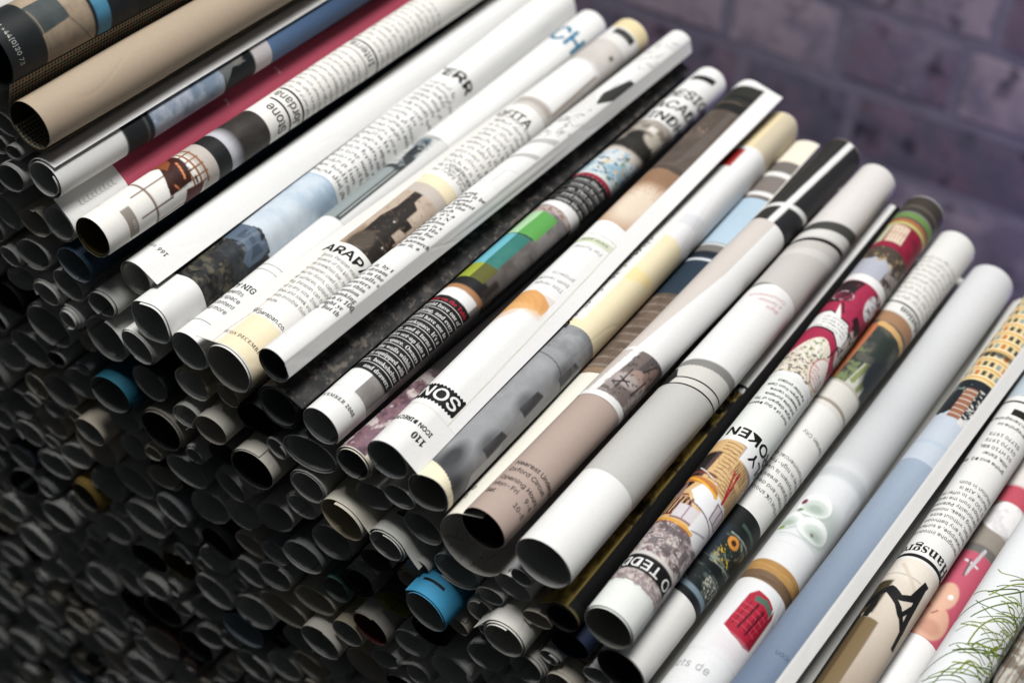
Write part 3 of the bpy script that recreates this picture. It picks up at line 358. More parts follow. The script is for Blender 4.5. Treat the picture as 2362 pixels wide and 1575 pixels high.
OUT_TAB = [(-100.5,-783.0,8.3), (-312.0,-780.0,11.7), (-245.5,-782.0,9.2), (-55.0,-780.0,11.6), (-167.5,-468.0,12.4), (-19.5,-447.0,10.9), (-71.5,-770.5,7.9), (-348.0,-784.0,6.6), (-433.0,-390.0,10.7), (-289.0,-781.0,10.7), (-207.0,-783.0,8.1), (-258.5,-771.0,8.9), (-417.5,-781.0,10.5), (-5.0,-457.5,8.2), (-426.5,-348.0,8.4), (-46.5,-441.5,9.1), (-457.0,-444.0,8.8), (-454.5,-428.0,9.9), (-114.5,-774.5,8.7), (-399.5,-773.0,9.3), (-219.5,-519.5,11.3), (-436.0,-405.5,8.7), (-341.5,-771.0,10.5), (-152.5,-453.0,10.2), (-448.0,-457.5,9.5), (-450.0,-473.0,9.2), (-51.5,-455.0,7.8), (-492.0,-781.0,11.1), (-136.5,-446.5,7.4), (-364.5,-767.5,12.3), (-291.0,-766.0,7.5), (-275.0,-757.5,10.8), (-472.5,-779.5,8.0), (-95.5,-771.0,6.6), (-385.0,-761.5,9.1), (-231.5,-534.5,10.4), (-233.5,-771.5,7.7), (-15.5,-471.0,10.8), (-467.5,-478.5,9.0), (-453.5,-404.0,8.1), (-246.5,-543.5,7.7), (-280.0,-741.0,9.5), (-192.0,-774.0,10.0), (-519.0,-782.5,9.2), (-270.5,-728.0,9.1), (-135.0,-781.0,10.9), (-438.0,-780.5,9.8), (-109.5,-760.0,9.4), (-182.0,-481.5,9.5), (-406.0,-759.0,9.2), (-157.5,-483.5,8.9), (-473.0,-426.0,7.9), (-369.0,-784.0,6.7), (-70.5,-451.0,11.7), (-355.0,-748.5,12.4), (-466.5,-462.5,9.4), (-241.5,-758.5,10.2), (-94.5,-452.5,11.8), (-20.0,-782.5,9.1), (-130.0,-756.5,11.1), (-476.0,-442.0,10.2), (-30.5,-772.0,7.5), (-4.0,-439.0,6.6), (-146.0,-471.5,8.9), (-103.5,-435.0,7.6), (-97.0,-469.5,9.2), (-23.5,-759.5,9.2), (-330.5,-758.5,8.0), (-29.0,-484.5,10.5), (15.0,-783.0,8.1), (-199.5,-526.5,9.8), (-138.5,-741.0,9.2), (-47.0,-476.0,9.7), (-257.5,-718.0,8.4), (-539.5,-780.0,10.7), (-147.5,-498.5,12.1), (-248.0,-558.0,9.6), (3.0,-476.0,8.6), (-121.5,-456.5,11.7), (-204.5,-508.0,8.6), (27.0,-771.0,10.8), (-498.5,-763.0,11.4), (-85.5,-427.5,10.4), (-5.5,-772.5,9.5), (-451.5,-381.5,10.4), (-119.5,-739.0,9.3), (-157.0,-775.5,11.6), (-141.5,-724.5,10.8), (-470.0,-410.5,9.6), (-236.0,-743.0,9.7), (-2.0,-490.0,8.9), (-190.0,-539.0,7.9), (-160.5,-720.0,8.2), (-105.0,-485.0,11.3), (-122.0,-436.0,10.0), (-259.0,-704.5,7.9), (-419.5,-318.5,10.3), (-173.0,-728.0,6.8), (-88.0,-757.5,11.0), (-74.0,-467.5,8.7), (-467.5,-765.5,9.8), (-411.5,-306.0,7.0), (-337.5,-737.0,9.5), (-126.5,-497.5,8.5), (-130.5,-514.0,11.9), (-407.5,-743.5,9.4), (-260.0,-745.0,10.2), (-264.0,-567.5,9.7), (23.5,-470.0,12.4), (-255.5,-533.0,7.5), (-286.5,-722.5,8.1), (-409.0,-293.0,9.1), (-468.0,-395.0,9.2), (-204.0,-548.5,10.0), (-430.5,-767.5,7.2), (-377.5,-742.5,10.9), (-160.5,-704.5,10.5), (-30.0,-502.0,11.2), (-409.0,-729.0,8.2), (-431.0,-307.5,6.6), (-419.5,-715.5,10.9), (-481.0,-490.0,10.3), (-194.5,-758.0,9.5), (-354.0,-726.5,11.1), (-52.0,-763.5,9.0), (19.0,-487.5,9.4), (-122.5,-532.5,12.2), (-535.5,-762.5,11.2), (-423.5,-736.0,8.3), (-31.0,-743.5,11.9), (-34.0,-464.5,8.6), (-448.5,-308.5,10.2), (-448.5,-763.0,8.8), (-6.0,-742.5,12.4), (-151.5,-514.5,7.7), (-150.5,-754.5,9.1), (29.5,-501.5,10.5), (-100.0,-533.5,10.1), (-443.5,-737.5,11.6), (-491.0,-505.5,10.7), (-191.5,-493.5,7.9), (-47.0,-731.0,9.9), (-482.0,-749.0,11.9), (-24.5,-518.5,9.6), (-429.5,-290.0,10.9), (-218.0,-764.5,9.3), (-8.0,-512.5,8.0), (-300.0,-737.0,10.3), (-435.5,-369.0,11.4), (-185.0,-514.0,11.3), (-50.0,-491.0,8.9), (-274.5,-581.0,9.5), (18.5,-450.5,11.8), (-361.0,-711.5,8.3), (-487.0,-475.5,8.6), (-237.5,-572.5,10.6), (-301.0,-753.0,8.7), (-220.0,-733.0,10.0), (-537.0,-747.0,7.8), (-67.5,-497.5,9.6), (-265.5,-693.5,7.0), (17.5,-516.5,10.9), (-158.5,-528.0,9.6), (-169.5,-763.5,7.7), (-155.0,-736.0,8.2), (-277.5,-709.0,10.3), (-136.0,-484.0,9.0), (-269.0,-550.5,11.6), (-105.0,-729.0,9.2), (-486.0,-387.5,10.3), (-179.5,-741.0,10.0), (-467.5,-305.5,8.3), (-44.0,-519.0,9.4), (-96.5,-499.5,7.9), (-221.0,-582.5,9.1), (-189.5,-559.0,8.9), (-171.0,-558.5,9.1), (-285.0,-564.5,10.9), (-415.5,-280.5,7.3), (-485.0,-313.5,11.1), (-497.0,-463.0,9.5), (-200.0,-583.5,11.7), (15.5,-737.5,9.8), (-509.5,-516.5,11.9), (-407.0,-703.5,8.2), (-165.5,-574.0,10.1), (-148.5,-689.5,10.9), (-177.5,-588.0,10.3), (-64.5,-737.5,8.7), (-133.0,-697.0,6.6), (-158.5,-547.5,8.8), (-125.0,-716.0,8.4), (-30.5,-725.5,7.2), (-209.5,-717.0,12.4), (-197.0,-735.0,8.7), (-180.5,-711.0,10.6), (-457.0,-366.0,9.2), (29.0,-726.0,9.3), (-466.0,-321.5,9.9), (-117.0,-705.5,6.6), (-268.5,-781.5,6.6), (-505.5,-747.5,8.9), (-283.5,-694.0,9.1), (-513.5,-733.5,9.7), (-450.5,-288.0,9.5), (-504.0,-380.5,8.9), (15.5,-718.0,7.1), (-83.0,-531.5,6.6), (-508.5,-449.5,10.6), (-461.0,-272.5,11.9), (-74.5,-509.5,6.8), (-440.5,-273.0,7.9), (-493.0,-735.0,8.5), (-287.0,-592.5,8.8), (-522.0,-375.0,9.7), (-516.5,-756.5,6.6), (-32.0,-535.0,11.6), (-86.0,-740.0,10.2), (-441.0,-323.0,8.7), (13.0,-704.0,9.6), (-472.5,-503.5,7.8), (-515.5,-362.0,7.0), (4.5,-529.5,9.0), (-492.5,-403.0,9.3), (9.0,-755.0,9.0), (-516.5,-435.0,8.3), (-470.0,-290.0,9.5), (-101.0,-704.0,9.0), (-228.0,-556.5,10.1), (-356.5,-696.5,10.1), (-115.0,-551.0,11.7), (-282.5,-608.5,11.1), (-143.5,-560.0,12.3), (-469.5,-353.5,10.0), (-450.5,-335.0,8.6), (-73.0,-726.0,7.8), (-38.0,-551.0,8.4), (-317.0,-748.0,8.1), (-212.0,-750.5,8.7), (-508.0,-411.0,8.8), (-239.0,-715.5,9.8), (-402.0,-689.5,9.3), (-40.0,-715.5,7.9), (-175.5,-544.0,7.0), (-176.0,-530.5,7.7), (-398.0,-716.0,9.5), (-187.5,-600.0,7.1), (-167.0,-503.5,7.8), (-492.5,-720.0,10.0), (-336.5,-720.5,7.2), (-68.0,-539.0,10.6), (28.0,-748.5,8.4), (-440.5,-712.0,9.9), (-255.0,-583.0,9.2), (-107.0,-690.0,8.8), (-309.0,-721.5,10.2), (-101.0,-514.5,10.5), (-265.0,-620.5,11.4), (-499.0,-428.0,10.8), (-38.5,-702.0,8.1), (-435.0,-694.5,12.1), (-85.5,-490.5,7.6), (-490.0,-287.0,10.6), (-57.5,-706.5,11.1), (-503.0,-483.5,9.6), (-517.5,-397.0,10.3), (-487.5,-331.0,10.1), (-384.5,-782.0,8.8), (-125.0,-569.0,9.2), (-510.0,-534.0,9.3), (-536.0,-732.5,9.4), (-383.5,-696.5,10.8), (-405.5,-675.0,8.7), (-250.0,-688.5,9.0), (-228.0,-598.0,11.0), (-45.0,-565.0,10.0), (-16.5,-717.0,10.2), (0.5,-726.0,9.0), (-487.5,-371.5,8.9), (-84.0,-710.5,9.6), (-521.5,-501.5,9.4), (-425.0,-334.0,8.8), (-129.0,-586.0,12.0), (-472.0,-731.0,12.4), (-208.5,-604.5,9.2), (-515.0,-550.0,10.5), (-297.0,-580.5,8.4), (-239.5,-612.0,9.2), (-218.0,-617.0,8.4), (-71.5,-694.5,8.5), (-518.0,-465.0,10.3), (-96.5,-557.5,7.5), (-51.0,-692.0,8.0), (-139.0,-602.0,9.8), (-494.0,-549.0,9.7), (-284.5,-624.0,7.9), (-508.0,-335.5,10.6), (-337.5,-699.0,8.9), (-432.5,-679.0,7.3), (-504.0,-298.5,9.0), (4.0,-546.0,11.3), (-62.5,-752.5,7.9), (-391.0,-664.0,10.5), (-86.5,-688.0,8.1), (-398.5,-648.0,10.0), (-525.0,-480.5,9.6), (27.0,-543.5,11.3), (-16.0,-700.5,9.6), (-520.5,-303.0,8.0), (-489.0,-522.5,9.7), (-381.5,-647.5,6.8), (-335.0,-682.5,10.9), (-422.5,-667.5,9.9), (-152.0,-584.5,8.2), (-14.0,-557.0,10.5), (-270.0,-637.5,9.8), (1.5,-690.5,10.0), (-136.5,-618.0,9.6), (-318.5,-693.5,9.7), (-300.5,-632.5,11.0), (-528.0,-343.0,10.6), (-540.0,-486.5,6.6), (-64.0,-681.5,8.5), (-233.5,-629.0,12.4), (-110.0,-674.5,10.5), (-67.0,-564.0,11.3), (-471.0,-523.5,8.0), (-523.5,-315.5,7.5), (-375.5,-719.5,8.8), (-532.5,-453.5,9.5), (-489.5,-352.0,9.4), (-260.0,-596.5,8.0), (-251.0,-731.5,8.5), (-537.5,-555.5,12.4), (-176.0,-781.0,7.5), (-532.5,-517.0,10.7), (-532.5,-325.0,7.0), (-365.5,-653.0,10.2), (-156.0,-622.5,9.8), (-119.0,-622.5,8.0), (-83.5,-673.5,9.9), (-121.5,-608.5,9.0), (-539.0,-499.0,7.8), (-168.0,-600.0,6.6), (-473.0,-543.5,11.6), (-316.0,-644.0,10.0), (-21.0,-684.5,10.6), (-507.5,-274.5,12.4), (-205.0,-699.0,9.8), (-100.0,-658.5,11.3), (-138.0,-542.0,7.2), (-451.0,-682.0,9.8), (-244.0,-674.5,9.0), (-449.0,-352.5,8.6), (-319.0,-734.5,8.0), (-55.5,-577.5,8.4), (-455.0,-722.5,7.3), (-72.0,-482.5,9.0), (-319.5,-627.0,9.0), (-529.5,-277.5,9.5), (-320.0,-583.0,8.4), (-521.0,-709.0,10.7), (-313.5,-596.5,9.1), (-229.0,-685.5,10.4), (-369.0,-669.0,9.8), (-337.5,-639.0,11.6), (-463.0,-693.5,8.7), (-306.0,-679.0,11.6), (-229.0,-664.5,9.8), (-14.0,-667.0,11.9), (-256.5,-647.0,7.9), (-534.5,-700.0,6.6), (-329.0,-603.0,7.7), (-171.5,-613.0,8.9), (-472.0,-714.0,8.2), (-39.5,-586.0,9.9), (-180.0,-625.0,7.5), (-50.5,-601.5,11.9), (8.5,-662.5,10.8), (-132.5,-677.5,10.3), (-68.5,-611.5,9.5), (-311.5,-659.0,8.9), (-239.0,-651.0,9.2), (-266.0,-680.0,9.1), (-335.0,-589.0,7.8), (-545.0,-713.0,12.4), (-215.5,-638.5,8.6), (-95.0,-572.5,10.7), (-3.5,-570.5,8.5), (-458.5,-749.5,9.3), (-355.5,-681.5,8.5), (-511.0,-350.5,7.8), (-297.0,-653.0,7.1), (-356.0,-614.0,8.9), (20.0,-560.0,10.2), (-77.5,-584.0,11.5), (-167.0,-680.0,10.8), (-11.0,-583.5,9.2), (-375.5,-635.5,9.1), (-60.0,-666.5,10.4), (-84.0,-520.0,7.1), (-176.5,-639.0,10.2), (8.5,-677.0,6.6), (-190.0,-692.0,7.3), (-35.0,-674.5,7.8), (-38.0,-660.5,9.8), (-196.5,-645.0,10.5), (-542.5,-688.0,9.5), (-279.5,-667.0,11.2), (-300.0,-617.5,6.8), (-142.0,-709.0,8.3), (27.5,-574.5,8.8), (-71.0,-629.0,11.7), (-343.5,-622.5,6.6), (-83.0,-647.0,10.3), (27.0,-657.5,8.3), (26.5,-643.0,9.5), (-88.0,-609.0,9.6), (-101.0,-640.0,9.2), (-148.5,-636.5,8.5), (-341.0,-666.5,9.8), (-55.0,-550.5,7.7), (-28.0,-645.5,10.5), (-120.0,-641.0,9.5), (-60.0,-650.5,9.1), (-517.0,-567.0,10.2), (-105.0,-747.0,7.0), (-126.0,-662.0,9.9), (21.0,-686.0,10.0), (-42.5,-618.0,10.1), (25.0,-672.0,7.3), (-544.5,-532.5,11.4), (-148.0,-652.0,10.5), (-536.0,-572.5,8.7), (-521.5,-581.5,7.9), (-31.5,-630.5,8.4), (-195.0,-660.0,8.1), (-443.5,-669.5,7.2), (6.0,-591.5,9.9), (-61.5,-515.5,7.7), (-540.5,-438.5,10.7), (-205.0,-628.0,8.0), (-470.5,-559.0,7.8), (-99.5,-595.0,10.8), (-362.5,-625.5,6.6), (-120.5,-474.0,9.0), (-99.5,-625.0,9.2), (24.0,-595.5,7.8), (-506.5,-677.5,12.2), (-526.5,-671.5,8.3), (-178.0,-658.5,8.6), (-300.5,-703.0,10.3), (-316.0,-613.0,8.6), (-526.0,-413.0,9.1), (13.5,-607.5,9.7), (9.0,-623.0,9.8), (-531.5,-359.0,8.7), (-7.0,-646.0,9.6), (-487.0,-580.5,8.4), (-194.0,-615.0,9.6), (-519.0,-691.5,8.5), (-492.5,-633.5,8.8), (-543.0,-664.5,9.5), (-185.5,-674.0,8.8), (-202.5,-681.5,10.4), (-529.0,-540.5,6.8), (-273.0,-652.0,8.4), (-487.5,-619.5,8.7), (-509.5,-660.0,9.2), (-23.5,-571.5,9.6), (-27.0,-597.5,8.6), (-511.5,-595.0,11.2), (-417.5,-683.0,6.6), (-491.5,-599.0,8.6), (-16.0,-611.0,11.2), (-508.5,-645.5,8.6), (-209.5,-563.0,8.5), (-545.0,-472.5,10.7), (-423.5,-753.0,9.2), (-526.0,-644.5,8.5), (-154.5,-666.0,7.9), (-519.0,-631.5,9.0), (-496.0,-567.0,9.9), (-504.5,-317.0,8.3), (-53.5,-637.5,8.1), (-512.0,-612.0,9.9), (-384.0,-679.5,9.3), (-538.5,-589.5,11.6), (-51.0,-531.5,7.0), (-12.5,-630.5,10.3), (-480.0,-274.5,6.9), (-543.5,-643.0,8.2), (27.5,-628.0,8.6), (6.5,-502.5,8.4), (-255.5,-662.0,9.9), (-537.5,-628.5,9.0), (-532.0,-609.0,9.9), (-533.5,-294.5,8.1), (-223.0,-703.0,8.6), (-82.5,-782.0,9.4), (-469.0,-337.0,9.4), (-12.0,-536.5,7.6), (-323.0,-709.0,9.6), (-394.5,-734.0,7.4), (-75.5,-599.0,6.6), (-535.0,-392.0,7.8), (8.0,-637.5,7.7), (-484.0,-701.0,6.7), (-214.0,-653.5,9.3), (-315.0,-763.5,8.5), (-436.5,-421.0,7.3), (-87.0,-545.5,9.5), (-470.5,-377.0,9.2), (-50.5,-505.5,8.4), (-286.0,-643.5,7.6), (-7.0,-759.0,6.6), (-175.5,-494.0,6.6), (-460.5,-492.5,7.4), (29.5,-711.0,8.8), (-108.5,-580.0,4.9), (-219.0,-778.0,4.6), (-299.0,-605.5,4.9), (-529.5,-659.5,5.0), (-231.5,-784.5,4.7), (-213.0,-533.5,5.8), (-147.5,-574.5,4.8), (-76.0,-663.0,4.6), (-58.0,-463.5,4.5), (-486.0,-420.5,4.6), (-37.0,-453.0,5.3), (-497.5,-654.0,4.6), (-51.5,-677.0,4.6), (-341.5,-605.0,4.8), (-86.5,-477.5,5.1), (-7.5,-597.5,5.2), (-353.5,-633.5,5.0), (-360.0,-641.0,5.3), (-71.5,-525.5,5.8), (-324.0,-672.5,5.5), (-193.0,-570.5,5.3), (-338.5,-654.0,5.3), (-245.5,-701.0,5.4), (-495.0,-441.0,5.5), (12.0,-570.5,4.8), (-168.5,-518.5,5.3), (-85.0,-504.5,5.0), (-205.0,-668.5,5.8), (-169.0,-650.0,4.5), (-451.5,-415.0,5.6), (-371.5,-730.5,4.6), (-45.0,-649.0,5.8), (17.0,-583.0,5.1), (-115.5,-505.0,5.6), (-451.0,-701.5,5.6), (-84.5,-722.0,4.5), (1.0,-711.5,5.1), (-208.0,-489.0,5.1), (-121.0,-688.5,5.0), (-452.5,-774.0,5.3), (13.0,-649.0,5.7), (-97.5,-716.0,4.7), (-347.0,-712.0,5.4), (-82.0,-439.5,4.7), (-266.0,-606.5,5.1), (-114.0,-651.5,4.6), (-330.5,-619.5,5.1), (-140.0,-530.5,5.0), (-243.5,-595.0,4.7), (9.0,-768.0,5.5), (-252.0,-631.5,5.5), (-369.0,-685.5,5.7), (-523.5,-744.5,5.4), (-23.0,-546.5,4.6), (-431.5,-724.0,4.7), (-519.5,-766.5,4.9), (-194.0,-724.0,4.6), (28.0,-610.0,4.5), (-162.0,-643.5,5.1), (2.5,-560.0,5.1), (-507.0,-722.0,4.5), (-140.0,-666.5,5.0), (-326.5,-660.5,5.2), (-171.5,-693.0,5.3), (-477.0,-591.5,5.2), (-427.5,-276.5,4.8), (-460.0,-782.5,4.5), (-118.0,-597.0,4.8), (-183.5,-575.0,5.3), (-139.5,-768.0,5.4), (-165.5,-748.0,5.8), (-132.5,-629.5,5.1), (-351.0,-646.5,4.5), (-527.5,-428.0,5.4), (-543.0,-618.0,4.9), (-527.0,-721.5,5.8), (-488.0,-535.5,5.5), (-407.5,-662.5,5.5), (-477.0,-364.5,4.6), (-507.5,-576.5,4.5), (-498.5,-362.5,5.6), (-442.0,-751.0,5.1), (-462.5,-510.5,4.7), (-151.0,-610.5,5.1), (-499.0,-585.0,4.5), (-179.0,-754.5,5.8), (-217.0,-672.5,5.2), (-391.5,-749.5,5.4), (-257.5,-759.0,5.4), (-57.0,-588.5,5.2), (-213.0,-592.5,4.9), (-490.0,-452.0,5.6), (-1.5,-784.5,5.2), (9.5,-439.0,4.8), (-501.5,-623.0,5.5), (-110.0,-564.5,5.7), (-520.0,-286.5,5.1), (-213.0,-496.5,4.8), (-330.0,-779.5,4.8), (-163.5,-633.0,4.6), (-508.0,-775.5,4.6), (-281.0,-682.0,5.4), (-191.5,-632.5,5.2), (-37.5,-686.0,5.7), (29.5,-697.0,5.7), (-110.5,-717.5,5.7), (8.5,-578.0,4.9), (22.5,-617.0,4.5), (-275.5,-771.0,5.3), (-483.0,-300.0,5.5), (-237.0,-585.0,4.7), (-273.0,-595.5,4.7), (-38.5,-756.5,5.6), (-475.5,-513.5,4.9), (-248.0,-522.0,5.8), (-104.0,-613.5,5.6), (-74.5,-552.0,5.0), (-134.5,-640.0,4.8), (-83.5,-563.5,4.6), (5.5,-464.5,4.6), (-493.5,-662.0,5.6), (-458.0,-526.5,4.6), (-154.5,-599.5,5.7), (-50.0,-743.0,5.0), (-478.0,-611.5,4.8), (-515.5,-424.0,5.2), (-9.5,-525.5,5.0), (-545.0,-508.5,5.1), (-526.5,-621.0,5.1), (-235.0,-697.5,5.0), (-253.0,-606.5,5.6), (-463.5,-705.5,4.9), (-13.5,-501.0,5.2), (-49.0,-752.0,5.2), (-179.5,-698.0,4.6), (19.0,-531.5,4.8), (-87.5,-635.0,4.5), (-59.5,-723.0,5.4), (-501.5,-392.5,5.8), (-382.0,-730.5,4.5), (-17.0,-730.0,5.6), (-527.5,-530.0,5.7), (-139.5,-461.5,4.9), (-112.5,-496.5,4.8), (-507.0,-496.0,5.6), (-297.5,-666.5,5.6), (-492.5,-415.0,4.6), (-481.5,-458.0,4.9), (-437.0,-341.0,5.1), (-246.5,-639.5,5.4), (-119.5,-727.0,4.7), (-34.5,-783.0,5.0), (-529.0,-682.5,5.0), (-517.5,-325.0,4.9), (-122.0,-486.5,4.7), (-483.0,-560.0,4.6), (-235.0,-730.0,5.3), (-482.0,-770.5,4.7), (-338.5,-612.5,4.8), (29.0,-527.0,5.8), (28.0,-439.0,5.1), (-168.0,-667.0,5.0), (-29.0,-560.0,4.5), (-3.0,-677.5,4.6), (-402.5,-785.5,4.9), (-110.5,-445.0,5.8), (-163.0,-656.0,4.7), (-416.0,-768.0,5.5), (29.5,-784.5,5.8), (-162.5,-591.5,5.0), (-378.5,-624.0,5.1), (-534.5,-306.5,5.8), (-222.0,-570.0,4.9), (-218.5,-543.0,5.3), (-133.5,-648.0,4.5), (-384.5,-710.0,5.6), (-328.5,-651.5,4.8), (-537.5,-653.0,5.1), (-32.5,-608.0,5.4), (-117.0,-785.5,4.8), (-417.0,-694.0,5.2), (-420.0,-270.5,5.2), (-456.0,-712.5,4.9), (-324.5,-723.5,5.1), (-494.5,-646.0,5.0), (-237.0,-522.5,5.0), (-535.0,-403.0,5.7), (-61.5,-473.5,4.5), (-226.5,-755.0,4.9), (-496.5,-610.0,4.9), (-540.0,-676.5,4.8), (-196.0,-746.0,4.9), (-54.0,-626.5,5.4), (-349.0,-655.5,5.2), (-148.5,-676.0,5.7), (-450.0,-393.5,4.5), (-115.0,-519.5,4.6), (-516.0,-490.5,5.2), (-70.0,-715.5,5.3), (-47.5,-541.5,5.6), (-336.5,-749.0,4.5), (-188.0,-785.5,4.6), (-85.0,-621.0,5.3), (-325.5,-771.5,4.8), (-16.0,-492.0,4.9), (-420.5,-702.5,5.2), (-335.5,-786.0,4.6), (-150.0,-538.0,5.3), (-87.5,-699.0,4.7), (-545.0,-602.5,5.2), (-524.5,-444.0,4.6), (-75.0,-749.0,4.6), (-226.5,-645.0,4.9), (-506.5,-369.0,5.3), (-65.0,-594.0,5.1), (-214.5,-689.5,4.5), (1.5,-447.5,5.1), (-184.0,-723.5,5.3), (-1.5,-604.5,5.3), (-355.5,-662.5,5.1), (-373.5,-707.0,5.0), (-535.0,-370.0,4.5), (-212.5,-573.5,4.8), (-221.5,-786.0,4.6), (-96.5,-681.0,4.8), (-534.5,-381.5,4.9)]
YEL = 45
SR = {}
def hash_seed(k): return sum(ord(c) * 31 ** i for i, c in enumerate(k))
# ------------------------------------------------------------------ the setting
def plain_mesh_object(name, V, F, mat, parent=None, smooth=False):
    return link(bpy.data.objects.new(name, mesh_np(name, V, F, mat, None, None, smooth)), parent)
g = plain_mesh_object("ground", [(-3000, -3000, 0), (3000, -3000, 0), (3000, 3000, 0), (-3000, 3000, 0)], [(0, 1, 2, 3)], M_GROUND); tag(g, kind="structure")
wall = bpy.data.objects.new("brick_wall", None); link(wall); wall.location = (-0.4, 0.70, 0)
tag(wall, "weathered purple brick wall out of focus behind the stack of rolls", "wall")
plain_mesh_object("mortar", [(-1600, 0.7, 0), (1600, 0.7, 0), (1600, 0.7, 900), (-1600, 0.7, 900), (-1600, 120, 0), (1600, 120, 0), (1600, 120, 900), (-1600, 120, 900)],
                  [(0, 1, 2, 3), (5, 4, 7, 6), (1, 5, 6, 2), (4, 0, 3, 7), (3, 2, 6, 7), (4, 5, 1, 0)], M_MORTAR, wall)
def brick_mesh(w, h, seed):
    r = np.random.default_rng(seed); nx, nz = 9, 4; V = []; 
    for i in range(nx + 1):
        for j in range(nz + 1):
            ed = i in (0, nx) or j in (0, nz); V.append((w * (i / nx - 0.5) + r.normal(0, 0.5), (0.45 if ed else 0) + r.normal(0, 0.1), h * j / nz + r.normal(0, 0.5)))
    F = grid_faces(nx + 1, nz + 1, 0, True).tolist(); k = len(V); rim = [i * (nz + 1) for i in range(nx + 1)] + [nx * (nz + 1) + j for j in range(1, nz + 1)] + [i * (nz + 1) + nz for i in range(nx - 1, -1, -1)] + [j for j in range(nz - 1, 0, -1)]
    for v in rim: V.append((V[v][0], 40, V[v][2]))
    n = len(rim); F += [(rim[i], k + i, k + (i + 1) % n, rim[(i + 1) % n]) for i in range(n)]
    return mesh_np("brick", V, F, M_BRICK, None, None, False)
HB, CH = 50.5, 61.3
STRETCH = [brick_mesh(174, HB, i) for i in range(4)]; HEAD = [brick_mesh(82, HB, 20 + i) for i in range(4)]
for row in range(0, 8):
    z = 187 + CH * (row - 3) + 5.4; x = -560 + (row % 2) * 67 + rng.uniform(-8, 8)
    while x < 470:
        hd = (row % 2 == 1) if rng.random() < 0.8 else (row % 2 == 0); w = 92.5 if hd else 184.5
        b = bpy.data.objects.new("brick", (HEAD if hd else STRETCH)[rng.integers(4)]); link(b, wall); b.location = ((x + w / 2) / 1000, rng.uniform(-0.0006, 0.0001), (z + rng.uniform(-1, 1)) / 1000); x += w

